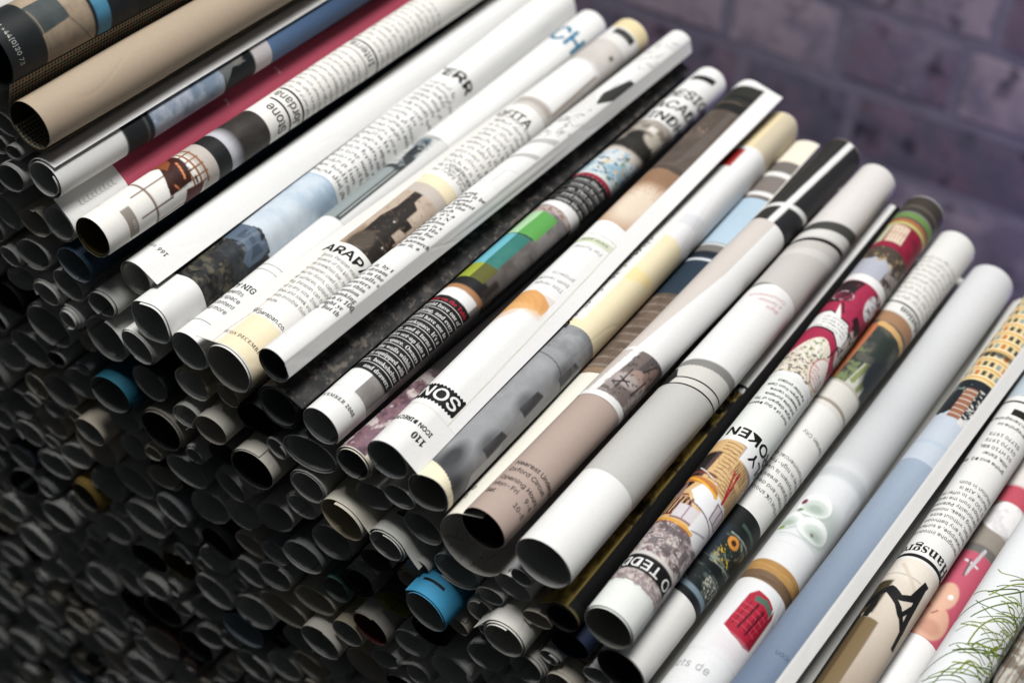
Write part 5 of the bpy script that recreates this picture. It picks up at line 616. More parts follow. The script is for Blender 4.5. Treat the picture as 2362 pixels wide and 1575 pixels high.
R.text("DESIGN", -57, 249.5, 9.8, INK, bold=0.022, sx=0.9); R.text("ACADEMY", -47, 238.5, 9.8, INK, bold=0.022, sx=0.9); R.text("EINDHOVEN", -58, 227.8, 9.8, INK, bold=0.022, sx=0.9)

# mauve picture
R = top('T13', "mauve and cream picture roll half hidden below the black text roll", out=(226, 220, 206), ins=(150, 150, 150), turns=1.9, gap=0.8)
def f(c):
    c.fill((126, 98, 110)); c.noise(5, 7, (86, 66, 76), 0.5, 0.2, 0.9, 1); c.noise(4, 5, (206, 196, 194), 0.62, 0.12, 0.9, 4); c.poly([(40, 0), (40, 9), (58, 17), (62, 24), (90, 20), (90, 0)], (226, 220, 200)); c.poly([(20, 8), (30, 22), (44, 18), (40, 6)], (72, 44, 50)); c.rect(28, 44, 14, 17, (190, 184, 178)); c.noise(1.2, 1.2, (150, 112, 108), 0.66, 0.1, 0.6, 6); c.put(np.clip((c.b - 38) / 14, 0, 1), (30, 28, 28))  # last fade paints the shade of the gap between rolls as near-black ink
R.pic(-70, 124, 0.3, 279, f, 0.6)

# directory page with scalloped logo
R = top('T14', "white directory page roll with a scalloped black logo and an orange lamp shade", leave=(41, 15), flap=9.0, turns=1.5, ins=(188, 190, 190), skew=0.0002)
def f(c):
    c.fill((243, 243, 242)); c.line(74, 20.5, 60, 139, 0.35, (206, 200, 180)); c.line(-60, 22.5, 74, 22.5, 0.3, (224, 220, 206)); c.line(-60, 140.5, 60, 139, 0.35, (206, 200, 180))
    c.poly([(-62, 80), (-62, 96), (-10, 97), (20, 95.2), (46, 92.5), (50, 90), (48, 86.4), (30, 86.6), (0, 85), (-30, 82), (-62, 76)], (232, 176, 112))
    for k in range(16): p = -60 + k * 7; c.line(p, 84 + max(0, k - 6) * 0.25, p * 0.8 + 10, 96, 0.3, (200, 138, 78), 0.8)
    c.rect(-62, 50, 84, 88, (240, 190, 130), 2.5, 0.6); c.poly([(-62, 72), (-62, 80), (-30, 82), (0, 85), (-10, 80)], (226, 196, 166), 0.6); c.rect(-60, 58, 133.4, 137.2, (214, 222, 196), 0.5)
R.pic(-62, 102, 22, 150, f, 0.5)
def f(c):
    c.fill((196, 164, 138)); c.ell(14, 166, 8, 14, (236, 220, 200), 6, 0.9); c.rect(-62, 80, 182, 205, (150, 118, 92), 6); c.noise(1.0, 1.0, (150, 112, 84), 0.76, 0.05, 0.6, 3, (-30, 60, 168, 192)); c.poly([(-62, 196), (50, 194), (50, 259), (-62, 252)], (86, 76, 68)); c.noise(6, 9, (108, 96, 88), 0.5, 0.4, 0.6, 5, (-62, 50, 198, 250)); c.poly([(10, 198), (44, 214), (36, 250), (20, 250)], (110, 102, 96), 0.6); c.noise(1.2, 1.2, (170, 148, 134), 0.7, 0.08, 0.7, 9, (-50, 10, 224, 236)); c.rect(-62, 51, 250, 258, (34, 36, 34), 2.0); c.rect(-62, 51, 258, 274.5, (50, 51, 47), 0.8); c.rect(-62, 51, 262, 265, (34, 35, 33), 1.5)
    m_ = np.clip((c.p - (50 + (c.b - 150) * 0.01)) / 1.5 + 0.5, 0, 1); c.put(m_, (243, 243, 242)); c.rect(-62, 150, 274.5, 281, (243, 243, 242))
R.pic(-62, 102, 150, 279.7, f, 0.6)
R.text(serif("110"), 66, 10.6, 4.0, (28, 28, 30), rot=True, bold=0.015, sx=1.0); R.text("ICON DIRECTORY", 64, 14.8, 2.85, (30, 30, 32), rot=True, bold=0.03)
def scallop(R, p0, p1, b0, b1):
    a0, a1 = R.amm(p0), R.amm(p1); n = 13; pts = []
    for k in range(n * 8 + 1): x = a0 + (a1 - a0) * k / (n * 8); pts.append((x, 0.75 * abs(math.sin(k / 8 * math.pi))))
    lo = np.array([(x, b0 - h) for x, h in pts]); hi = np.array([(x, b1 + h) for x, h in pts]); k = len(pts); i = np.arange(k - 1)
    R.shapes(np.r_[lo, hi], np.stack([i, i + 1, i + 1 + k, i + k], -1), (24, 25, 25), 0.10)
scallop(R, -60, 70, 25.6, 33.4)
R.text("SONA", 64, 32.4, 8.4, (240, 240, 238), rot=True, bold=0.02, sx=1.14)
R.text("This range\nboth residential\nprojects", 46, 103.0, 3.0, (140, 140, 138), rot=True, gap=1.3); R.text("For further", 50, 130.8, 3.0, (150, 150, 148), rot=True); R.text("www.sona", 46, 136.4, 2.9, (92, 100, 78), rot=True)

# grey and cream picture
R = top('T15', "roll with a dim grey picture at the front and cream panels further back", out=(240, 238, 232), ins=(186, 184, 176), turns=1.6, gap=0.9, sq4=0.03)
def f(c):
    fr = 3.0 + np.clip((60 - c.p) / 90, 0, 1) * 5.5; c.fill((246, 236, 206)); m_ = c.b > fr; c.put(m_, (146, 148, 150)); c.noise(12, 16, (168, 170, 172), 0.5, 0.5, 0.8, 1, (-60, 140, 16, 96)); c.put(m_ * np.clip((18 - c.b) / 12, 0, 1), (84, 86, 88))
    for p, b, ra, rb in ((10, 12, 3.4, 8), (64, 5, 2.4, 4)): c.ell(p, b, ra, rb, (62, 64, 66), 3)
    for p, b in ((70, 26), (88, 74), (66, 50)): c.poly([(p - 22, b - 3), (p - 18, b + 9), (p + 6, b + 11), (p + 10, b - 2)], (60, 62, 65), 0.95); c.ell(p - 26, b + 1, 2.2, 5, (96, 98, 100), 2.5, 0.8)
    c.poly([(78, 14), (84, 34), (112, 30), (112, 10)], (178, 178, 178)); c.line(-30, 76.5, 110, 71.5, 0.45, (70, 70, 72)); c.put(fr > c.b, (246, 236, 206)); c.noise(10, 6, (120, 122, 126), 0.5, 0.4, 0.8, 4, (-30, 140, 80, 95.5))
R.pic(-55, 122, 0.3, 95.4, f, 0.5)
def f(c):
    c.fill((243, 230, 194)); c.poly([(-60, 128), (20, 132), (78, 138), (78, 142), (20, 140), (-60, 140)], (248, 226, 160), 0.7); c.rect(-60, 140, 166.5, 245, (238, 238, 238), 0.8); c.poly([(-60, 190), (0, 184), (62, 188), (62, 180), (0, 176), (-60, 178)], (224, 224, 228)); c.rect(-60, 4, 100, 245, (238, 237, 234), 0.6); c.rect(-60, -1, 226, 242, (168, 44, 44), 0.8); c.rect(-60, 140, 245.5, 281, (240, 222, 178), 0.8); c.rect(8, 140, 245.5, 281, (214, 202, 176), 0.8)
R.pic(-55, 122, 95.4, 279.6, f, 0.7)
R.greek(-44, -15, 98, 160, 3.1, 2.4, (50, 50, 50), 15); R.text("US", -14, 97.0, 6.0, INK, rot=True, bold=0.03)

# open sheet under the taupe roll
R = top('T16', "wide open roll with a pencil sketch lining cradling the taupe roll", leave=(340, 376), turns=212 / 360, fine=(120, 400), gap=0.0, out=(241, 238, 226), ins=(206, 204, 198), squash=(1, 1, 0))
def f(c):
    c.fill((118, 102, 90)); c.b = c.b + 0; 
    for k in range(10): c.rect(250, 400, 92 + k * 5.6, 93.2 + k * 5.6, (150, 136, 124), 0.6)
    c.noise(8, 8, (84, 72, 62), 0.55, 0.4, 0.7, 2, (250, 400, 87, 146)); c.rect(250, 400, 87, 91, (150, 128, 104), 1.5); c.rect(250, 400, 146, 180, (44, 58, 72), 0.8); c.rect(250, 400, 172.5, 174.2, (214, 220, 222), 0.5); c.rect(250, 400, 176, 181.5, (30, 38, 46), 0.6); c.rect(250, 400, 180, 187, (120, 116, 112), 0.6); c.rect(250, 400, 185, 186.5, (210, 212, 212), 0.5); c.rect(250, 400, 187, 225.5, (182, 204, 220), 0.6); c.rect(250, 400, 225.5, 228, (112, 100, 92), 0.5); c.rect(250, 400, 228, 231.5, (236, 236, 234), 0.5); c.rect(250, 400, 231.5, 245.5, (132, 124, 119), 0.5); c.rect(250, 400, 245.5, 249.5, (240, 240, 238), 0.5); c.rect(250, 400, 249.5, 259, (120, 114, 110), 0.5); c.rect(250, 400, 259, 281, (246, 238, 220), 0.5)
R.pic(285, 374, 87, 279.6, f, 0.6)
R.text("s D", 302, 13.8, 3.4, (50, 50, 50)); R.text("2 1", 300, 9.0, 3.4, (50, 50, 50))
def f(c):
    c.fill((206, 204, 198)); r = random.Random(3)
    for q in range(34): p, b = r.uniform(130, 320), r.uniform(1, 26); c.line(p, b, p + r.uniform(-26, 26), b + r.uniform(-7, 7), 0.28, (110, 110, 112), 0.85)
R.pic(131, 338, 0.3, 32, f, 0.5, inside=True)

# taupe roll
R = top('T17', "taupe roll printed with opening hours, its far end black with a white line", out=(182, 163, 153), ins=(38, 36, 36), turns=1.5, skew=0.0003)
def f(c):
    c.fill((182, 163, 153)); c.rect(-90, 140, 70.6, 73.2, (240, 240, 238)); e = -36 + np.clip(c.b - 72, 0, 400) * 0.62; e = np.minimum(e, 12 + (c.b - 72) * 0.08)
    m_ = (c.b > 73.2); c.put(m_, (240, 240, 239)); c.put(m_ * np.clip((e - 12 - c.p) / 3 + 0.5, 0, 1), (208, 199, 193)); c.put((c.b > 101) * np.clip((e + 2 - c.p) / 3 + 0.5, 0, 1), (214, 206, 200))
    c.poly([(-12, 73.4), (6, 101), (130, 101), (130, 73.4)], (120, 108, 104)); c.poly([(26, 86), (34, 101), (130, 101), (130, 90)], (92, 86, 84)); c.noise(4, 4, (166, 156, 152), 0.55, 0.2, 0.9, 2, (-14, 130, 74, 90)); c.ell(50, 88, 4.5, 4, (170, 146, 136), 1); c.ell(66, 94, 3, 5, (140, 116, 108), 1); c.ell(28, 84, 5, 3.5, (182, 170, 166), 1.2); c.line(4, 80, 34, 84, 0.7, (44, 40, 40)); c.line(10, 84, 40, 82, 0.6, (50, 44, 44)); c.line(18, 78, 20, 90, 0.6, (60, 52, 50)); c.line(60, 80, 68, 90, 0.8, (54, 46, 46)); c.line(44, 92, 60, 99, 0.8, (60, 56, 54)); c.noise(1.4, 1.4, (70, 64, 62), 0.7, 0.1, 0.7, 7, (0, 130, 74, 100)); c.rect(-90, 140, 100.8, 103, (240, 240, 239)); c.put((c.p < -14) & (c.b > 73.4) & (c.b < 101) & (c.p < -36 + (c.b - 72) * 0.7), (208, 199, 193))
R.pic(-66, 122, 70.4, 204, f, 0.4); R.rule(-66, 122, 70.2, 2.7, (240, 240, 238))
def f(c):
    c.fill((44, 44, 46)); c.rect(-90, 0, 200, 290, (52, 51, 48)); c.rect(-90, 140, 216.5, 219.6, (238, 238, 236), 0.4); e = 8 + (c.b - 203) * 0.2; c.put(np.clip(2.6 - np.abs(c.a - e * D2R * c.R) * 1.6 + 0.2, 0, 1), (242, 242, 240))
R.pic(-66, 122, 204, 279.6, f, 0.6)
TP = (84, 76, 74)
R.text("Nearest Underground", -31, 25.4, 3.0, TP, bold=0.012, sx=1.05); R.text("Oxford Circus", -33, 21.6, 3.0, TP, bold=0.012, sx=1.05); R.text("Opening Hours", -35, 16.9, 3.0, TP, bold=0.012, sx=1.05); R.text("Mon-Fri", -38, 13.2, 3.0, TP, bold=0.012, sx=1.05); R.text("Sat", -41, 9.4, 3.0, TP, bold=0.012, sx=1.05); R.text("9-6", 48, 13.6, 3.0, TP, bold=0.012, sx=1.05); R.text("10-5", 36, 9.0, 3.0, TP, bold=0.012, sx=1.05)

# blank white and grey roll
R = top('T18', "broad roll with a blank white front and grey body ringed by two black lines", ins=(224, 224, 222), turns=1.15, leave=(110, 110), skew=0.00045, squash=(1.06, 0.95, -20), tele=0.0, taper=0.15)
def f(c):
    c.fill((198, 197, 193)); c.rect(-90, 140, 97, 110, (216, 214, 208)); c.poly([(-90, 97), (-90, 112), (-48, 109), (-30, 102), (-36, 97)], (28, 28, 28)); t = np.clip((c.b - 110) / 4, 0, 1); c.put(c.b > 110, (140, 139, 135)); c.rect(-90, 140, 114.5, 172, (240, 239, 238), 0.8)
R.pic(-72, 118, 40.2, 172, f, 0.4); R.rule(-72, 118, 96.8, 0.75, (24, 24, 24)); R.rule(-72, 118, 101.2, 0.7, (24, 24, 24))
def f(c):
    c.fill((203, 199, 194)); c.rect(-90, 140, 198, 203, (216, 213, 208), 1.5);  c.rect(-90, 140, 213.2, 219.5, (226, 224, 220), 0.5); c.rect(-90, 140, 219.5, 226.5, (72, 73, 70), 0.6); c.rect(-90, 140, 226.5, 290, (228, 224, 220), 0.8)
R.pic(-72, 118, 172, 279.6, f, 0.5); R.rule(-72, 118, 209.5, 2.4, (34, 34, 33))
R.text("Right\nA familiar\nCircumstance", 50, 157.5, 2.9, (214, 150, 152), rot=True, gap=1.2)

# gold and black paper
R = top('T19', "gold and black sheet gaping open between the broad grey roll and the cityscape roll", wind=-1, leave=(42, 42), flap=6.5, turns=1.4, out=(30, 31, 30), ins=(66, 66, 64), gap=0.8)
def f(c):
    c.fill((24, 25, 25)); g_ = c.p < 14; c.put(g_, (196, 168, 88)); c.noise(2.5, 4, (120, 100, 48), 0.5, 0.2, 0.9, 2, (-110, 6, 0, 120)); c.noise(6, 8, (26, 26, 24), 0.5, 0.3, 0.95, 5, (-110, 60, 44, 200)); c.noise(1.5, 3, (120, 106, 60), 0.66, 0.1, 0.7, 8, (-110, 60, 34, 120)); c.rect(-110, 120, 128, 280, (236, 236, 234), 1.0); c.noise(1.2, 3, (20, 20, 20), 0.45, 0.1, 1, 3, (-110, 120, 112, 132)); c.rect(16, 120, 5, 280, (12, 13, 13)); c.rect(-110, 120, 0, 1.0, (120, 110, 70))
R.pic(-98, 118, 0.3, 279, f, 0.7)
# cityscape and comic roll
R = top('T20', "roll with upside-down NO TEDDY band, ruined city and red comic panel", out=(236, 239, 235), ins=(198, 198, 186), turns=1.6)
def f(c):
    c.fill((237, 240, 236)); c.put(c.b > 13.0 + 1.3 * vnoise(c.a / 1.6, c.b * 0, 3), (158, 146, 146)); L_ = (-90, 140, 14.5, 47)
    c.noise(2.6, 2.2, (206, 196, 192), 0.55, 0.1, 0.9, 4, L_); c.noise(3.4, 2.4, (98, 88, 92), 0.56, 0.12, 0.9, 5, (-90, 140, 26, 48)); c.noise(1.2, 1.0, (224, 216, 212), 0.68, 0.08, 0.8, 6, L_); c.noise(1.1, 0.9, (120, 84, 84), 0.66, 0.1, 0.7, 7, L_)
    for p, b, w, h in ((-30, 32, 22, 4), (10, 30, 16, 5), (50, 33, 18, 6), (-10, 39, 26, 3.4), (70, 40, 16, 6), (30, 41, 20, 3)):
        c.rect(p, p + w, b, b + h, (116, 106, 110), 0, 0.8)
        for q in range(3): c.rect(p + 2 + q * w / 3, p + 4 + q * w / 3, b + 0.6, b + h - 0.8, (70, 62, 68), 0, 0.8)
    c.rect(-90, 84, 19.2, 26.6, (22, 21, 22), 0.4); c.rect(-90, 84, 26.6, 28.2, (214, 208, 204), 0.5)
    c.poly([(-90, 47), (-90, 94), (20, 92.5), (22, 86), (74, 84), (112, 80), (112, 62), (84, 44), (40, 45)], (220, 184, 132))
    c.poly([(-90, 49), (-90, 60), (-20, 60), (10, 54), (10, 47.5)], (112, 46, 48)); 
    for k in range(14): p = -72 + k * 6; c.line(p, 49.5, p + 5, 59, 0.5, (232, 200, 150)); 
    for k in range(6): p = -66 + k * 12; c.line(p, 49.5, p + 5, 58, 0.6, (34, 20, 20))
    c.rect(-24, 26, 47, 54.5, (214, 208, 212), 0.3); c.rect(-26, 28, 46.8, 47.6, (120, 84, 96)); c.line(2, 47, 2, 55, 0.5, (150, 112, 124)); c.poly([(26, 45), (28, 60), (70, 66), (108, 58), (108, 44), (60, 42)], (232, 232, 234)); c.poly([(-20, 62), (-6, 67), (90, 65), (108, 58), (60, 56), (10, 56)], (236, 236, 238)); c.line(-8, 57, 96, 53, 0.6, (112, 88, 102)); c.line(36, 46, 76, 50, 0.5, (128, 100, 112)); c.poly([(52, 56), (48, 63.5), (86, 64), (92, 56.5)], (208, 200, 206)); 
    for a_, b_, p_, q_ in ((52, 56, 48, 63.5), (48, 63.5, 86, 64), (86, 64, 92, 56.5), (92, 56.5, 52, 56), (70, 56, 67, 64)): c.line(a_, b_, p_, q_, 0.5, (104, 72, 88))
    c.line(-90, 46.5, 40, 44.6, 1.3, (222, 162, 62)); c.line(-90, 45.2, 40, 43.6, 0.5, (150, 80, 60)); c.poly([(-90, 62), (-90, 76), (-30, 76), (-26, 66), (-40, 61)], (44, 34, 34)); c.rect(-90, -22, 73, 85, (40, 37, 36), 1.5); c.poly([(-30, 70), (-26, 85), (-14, 85), (-20, 70)], (84, 66, 68)); c.poly([(-90, 68), (-90, 72), (20, 68.5), (36, 65.6), (36, 63.5), (10, 66)], (196, 126, 64)); c.line(-50, 69.6, 36, 64.5, 1.0, (238, 178, 60)); c.line(-90, 73.5, 6, 72, 1.6, (120, 62, 54), 0.9); c.line(-40, 75, 22, 69, 0.5, (226, 220, 216)); c.poly([(-60, 61), (-46, 68), (-38, 64), (-34, 58), (-44, 57)], (150, 124, 116))
    for k in range(11): b = 70.5 + k * 2.05; c.line(-20 if b > 84 else -6, b, 22 if b < 86 else 18, b - 0.5, 0.34, (92, 62, 40)); c.line(26, 68 + k * 1.5, 52, 67.5 + k * 1.5, 0.34, (92, 62, 40), 0.9) if k < 6 else None
    for k in range(8): p = 28 + k * 5.4; c.line(p, 77.5, p + 3, 85, 0.34, (92, 62, 40)); c.line(p + 24, 65, p + 27, 75, 0.34, (92, 62, 40), 0.9)
    c.line(-90, 94, 21, 92.6, 0.6, (60, 40, 30)); c.line(56, 65, 34, 80, 0.8, (172, 32, 52)); c.line(56, 65, 46, 81, 0.8, (172, 32, 52)); c.noise(1, 1, (160, 112, 70), 0.72, 0.1, 0.6, 9, (-20, 110, 66, 92))
    c.put(np.maximum((c.b - 92.6) / 0.4 + 0.5, np.minimum((c.b - 85.6) / 0.4 + 0.5, (c.p - 22) / 3)), (240, 240, 240))
R.pic(-72, 108, 12.8, 94.5, f, 0.4)
def f(c):
    c.fill((240, 240, 240)); e = 138 + 1.6 * vnoise(c.a / 2, c.b * 0, 5); m_ = c.b > e; c.put(m_, (226, 216, 198)); c.noise(1.1, 0.9, (92, 88, 82), 0.58, 0.08, 0.9, 2, (-90, 140, 137, 156)); c.noise(2.4, 1.8, (236, 230, 218), 0.56, 0.1, 0.8, 3, (-90, 140, 140, 164)); c.noise(2.0, 2.0, (112, 136, 72), 0.62, 0.1, 0.9, 6, (-6, 44, 150, 164)); c.noise(0.7, 2.2, (244, 240, 232), 0.62, 0.1, 0.9, 8, (-10, 50, 148, 164)); c.put(c.b < e, (240, 240, 240))
    c.ell(62, 149, 5.6, 8.4, (176, 62, 72), 0.3); c.ell(62, 149, 5.2, 8.0, (238, 230, 222), 0.3)
    s_ = 158 + 7 * np.sin((c.p + 30) * 0.036); c.put((c.b > s_) & (c.b < 207.5), (172, 50, 82)); c.ell(80, 172, 4.4, 12, (206, 190, 184), 0.6); c.noise(1.6, 1.6, (44, 34, 38), 0.6, 0.1, 0.95, 4, (50, 130, 160, 186)); c.line(48, 158, 60, 176, 0.6, (34, 24, 28))
    c.poly([(-90, 168), (-90, 181), (-20, 183.5), (8, 181), (40, 181), (62, 176), (64, 168), (50, 166.4), (20, 170), (-40, 170)], (30, 24, 26)); c.poly([(-90, 169), (-90, 180), (-20, 182.6), (8, 180), (40, 180), (60, 175), (62, 168.6), (50, 167), (20, 171), (-40, 171)], (242, 242, 240)); c.poly([(-4, 180), (-12, 189), (14, 180)], (242, 242, 240))
    c.poly([(-60, 190), (-66, 207), (12, 207), (-2, 196), (-20, 190)], (46, 36, 40)); c.ell(-22, 195, 4.8, 3.6, (214, 200, 204), 0.4); c.ell(-22, 195, 4.3, 3.1, (120, 44, 66), 0.4); c.noise(1.6, 1.2, (40, 34, 38), 0.5, 0.1, 0.95, 12, (-50, 6, 191.6, 198.4)); c.line(-8, 190, 10, 184, 0.9, (60, 30, 40))
    c.ell(66, 199, 4.0, 7.6, (226, 224, 226), 0.4); c.noise(1.8, 1.8, (52, 46, 58), 0.58, 0.08, 0.95, 5, (44, 88, 192, 206)); c.poly([(40, 184), (44, 188), (80, 186), (80, 180), (60, 182)], (48, 24, 32)); c.rect(-90, 140, 207.4, 212.4, (242, 241, 240), 0.5); c.noise(2.4, 2.4, (150, 30, 60), 0.7, 0.1, 0.4, 9, (-90, 140, 185, 207))
R.pic(-72, 108, 136, 212.4, f, 0.4)
def f(c):
    c.fill((184, 186, 198)); e = 225 + 2.2 * vnoise(c.a / 2, c.b * 0, 4); c.put((c.b > e) & (c.b < 235.5), (80, 70, 62)); c.noise(1.6, 1.6, (190, 168, 128), 0.66, 0.1, 0.9, 2, (-90, 140, 224, 235)); c.poly([(34, 212), (40, 235), (110, 235), (110, 212)], (150, 130, 110), 0.6); c.noise(2, 2, (60, 52, 48), 0.55, 0.1, 0.9, 6, (36, 110, 213, 235)); c.rect(-90, 140, 235.5, 256, (150, 36, 62), 0.5); c.poly([(-60, 239), (-54, 255), (-34, 255), (-34, 240)], (204, 214, 180)); c.poly([(-26, 240), (-30, 254), (18, 253), (22, 240)], (238, 230, 206)); 
    for k in range(5): c.line(-22 + k * 9, 241, -24 + k * 9, 253, 0.5, (170, 90, 80)); 
    c.line(-26, 247, 20, 247, 0.5, (170, 90, 80)); c.noise(3, 4, (110, 26, 48), 0.6, 0.2, 0.7, 8, (24, 140, 236, 256)); c.rect(-90, 140, 256, 259.4, (176, 112, 70), 0.6); c.rect(-90, 140, 254.6, 256.4, (196, 204, 130), 0.6); c.rect(-90, 140, 259.4, 261, (70, 60, 44), 0.6); c.rect(-90, 140, 261, 265.0, (112, 146, 78), 0.7); c.rect(-90, 140, 265.4, 290, (68, 62, 56), 1.0); c.rect(-90, 140, 270, 271.5, (104, 98, 90), 0.8)
R.pic(-72, 108, 212.4, 279.6, f, 0.6)
R.text("NO TEDDY", 106, 24.6, 6.4, (238, 238, 236), rot=True, bold=0.014, sx=1.16); R.text("HOLY", 156, 93.4, 7.0, (20, 20, 22), rot=True, bold=0.03, sx=1.24); R.text("BROKEN U", 134, 100.6, 7.2, (20, 20, 22), rot=True, bold=0.03, sx=1.24)
R.text("front of a Guy Debord\nstyle diagram of Tiju\nInfosite portable\nresearch centre.\ndiagram from Casa\nFamiliar project", 66, 117.6, 2.35, (50, 50, 52), rot=True, gap=1.32, bold=0.008); R.text("CAPITAL", 50, 150, 1.8, (186, 70, 80), rot=True)
R.greek(-40, 50, 171.5, 180, 2.2, 1.4, (90, 90, 90), 31, rot=True); R.greek(36, 84, 143, 148.6, 2.0, 1.2, (190, 90, 96), 33, rot=True)

# the roll below it
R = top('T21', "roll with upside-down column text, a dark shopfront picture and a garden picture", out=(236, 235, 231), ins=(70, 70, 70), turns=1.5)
def f(c):
    c.fill((30, 38, 38)); c.rect(-90, 140, 33.6, 37, (24, 28, 29), 0.4); c.rect(-90, 140, 37, 39.4, (122, 142, 154), 0.6); c.noise(3, 2, (84, 96, 92), 0.55, 0.15, 0.9, 2, (-90, 140, 39.5, 50)); c.noise(1.0, 1.0, (196, 194, 180), 0.62, 0.08, 0.9, 3, (40, 140, 39.6, 52)); c.rect(-90, 140, 49, 53, (22, 28, 28), 1.0); c.noise(2.6, 2.4, (150, 158, 142), 0.54, 0.12, 0.9, 5, (0, 140, 53, 68)); c.noise(1.6, 1.6, (40, 56, 48), 0.5, 0.1, 0.9, 7, (0, 140, 53, 68)); c.noise(1.8, 1.6, (206, 170, 60), 0.72, 0.06, 0.9, 9, (20, 70, 53, 62)); c.line(20, 52.4, 100, 56, 0.5, (150, 160, 150)); c.line(22, 68, 100, 70, 0.7, (150, 164, 150)); c.ell(40, 65, 2.6, 2.6, (222, 148, 70), 0.4); c.ell(40, 65, 1.2, 1.2, (70, 44, 30), 0.4); c.rect(-90, 16, 53, 70, (36, 46, 58), 1.5); c.rect(-90, 140, 71.5, 80.6, (26, 31, 30), 0.6); c.rect(30, 140, 73.2, 74.6, (70, 92, 80), 0.5)
R.pic(-74, 106, 33.6, 80.4, f, 0.45)
def f(c):
    c.fill((228, 225, 219)); c.rect(-90, 140, 148.6, 150.6, (158, 150, 138), 0.8); c.rect(-90, 140, 150.6, 162, (224, 221, 214), 0.8); c.rect(-90, 140, 161.6, 163, (190, 184, 174), 0.6); m_ = c.b > 163; c.put(m_, (92, 92, 84)); c.noise(4, 4, (52, 62, 58), 0.5, 0.2, 0.9, 3, (-90, 140, 163, 201)); c.noise(3, 5, (126, 140, 96), 0.6, 0.12, 0.9, 5, (-90, 60, 163, 186)); c.poly([(10, 163), (20, 178), (60, 182), (62, 163)], (206, 206, 196)); c.line(22, 166, 30, 178, 2.2, (142, 152, 98)); c.line(46, 164, 54, 178, 2.0, (142, 152, 98)); c.ell(60, 178, 5, 12, (44, 50, 56), 2.5); c.ell(38, 192, 4, 8, (50, 58, 54), 2); c.poly([(-46, 164), (-40, 202), (-14, 205), (-20, 164)], (196, 120, 84)); c.line(-10, 204, 96, 202, 3.4, (218, 176, 118)); c.rect(-90, 140, 206, 213.4, (168, 130, 100), 0.8); c.rect(-90, 140, 213.4, 280, (236, 235, 231), 0.5)
R.pic(-74, 106, 146, 214, f, 0.5)
R.text("the first UK should\narchitect and design\nintegrated areas for\nThe system is used\nplaces in high-foot\nand commercial ce", 104, 92.5, 2.9, (104, 102, 100), rot=True, gap=1.42); R.text("Garden City", 84, 129.5, 2.9, (112, 110, 108), rot=True)
R.text(serif("Solution"), 112, 218.8, 5.6, (52, 50, 48), rot=True, bold=0.0); R.rule(-60, 105, 220.2, 0.9, (40, 38, 36)); R.greek(-52, 100, 224, 260, 3.6, 1.8, (136, 128, 120), 21, rot=True)

# phone box and lilies
R = top('T22', "pale roll with a red phone box, a wooden band and white lilies", out=(234, 235, 236), ins=(120, 122, 126), turns=1.6)
def f(c):
    c.fill((234, 235, 236)); c.poly([(-14, 35), (-8, 52), (4, 55), (30, 54.6), (50, 53), (56, 34), (44, 31.5), (10, 32.6)], (176, 34, 58)); c.poly([(44, 31.5), (54, 53), (62, 50), (62, 33)], (146, 28, 48)); c.poly([(6, 52.6), (30, 53.6), (52, 51.6), (54, 49.2), (30, 51), (8, 50)], (84, 112, 98))
    for p in (2, 16, 30, 44): c.line(p - 4, 37, p + 4, 49, 0.45, (108, 18, 40))
    for b in (38.6, 41.6, 44.6, 47.4): c.line(-8, b, 50, b - 0.8, 0.4, (206, 78, 96), 0.9)
    c.line(12, 36.6, 20, 49.6, 0.8, (76, 12, 30)); c.line(32, 36, 38, 48.6, 0.8, (76, 12, 30)); c.rect(-10, 58, 24, 32, (222, 210, 216), 4, 0.5)
    c.rect(-90, 140, 59.5, 70, (180, 138, 82), 0.3); c.rect(-90, 140, 59.5, 64.4, (122, 98, 76), 1.0); c.noise(12, 0.8, (206, 164, 104), 0.55, 0.2, 0.6, 3, (-90, 140, 64, 70)); c.noise(12, 0.7, (92, 72, 54), 0.55, 0.2, 0.6, 4, (-90, 140, 59.5, 64)); c.line(-90, 81.5, 90, 87.5, 0.4, (206, 212, 214)); c.line(-90, 80.6, 20, 80.6, 0.3, (214, 218, 220))
R.pic(-78, 104, 22, 84, f, 0.4)
def f(c):
    c.fill((230, 232, 234)); c.ell(34, 96, 6.6, 9.5, (190, 200, 194), 5, 0.9)
    for p_, b_, ra, rb in ((-8, 103, 6.6, 6.2), (-42, 93, 5.6, 4.8), (22, 92, 6.4, 5.4)):
        c.ell(p_ + 3, b_ - 1.0, ra, rb, (176, 190, 180), 1.2, 0.8); c.ell(p_, b_, ra, rb, (246, 248, 247), 0.5); c.ell(p_ + 4, b_ - 1.2, ra * 0.74, rb * 0.66, (206, 216, 209), 1.8); c.ell(p_ + 7, b_ - 2.0, ra * 0.4, rb * 0.34, (172, 186, 174), 1.6)
    c.ell(-46, 88.6, 1.6, 1.1, (138, 160, 60), 0.5); c.ell(-34, 104, 1.2, 1.6, (124, 52, 66), 0.5); c.ell(24, 89.4, 0.8, 0.6, (120, 90, 80), 0.4); c.ell(-30, 99, 1.2, 0.8, (108, 132, 84), 0.5); c.line(-70, 85.4, 50, 85, 0.5, (200, 208, 208)); c.rect(-90, 140, 121, 127, (206, 209, 212), 2.5); t = np.clip((c.b - 124) / 10, 0, 1); c.put((c.b > 122) * t, (206, 208, 210)); t = np.clip((c.b - 170) / 100, 0, 1); c.put((c.b > 170) * t, (224, 225, 227))
R.pic(-78, 104, 84, 279.6, f, 0.6)
R.text("products de", -130, 12.6, 5.2, (176, 178, 180), spacing=1.1)

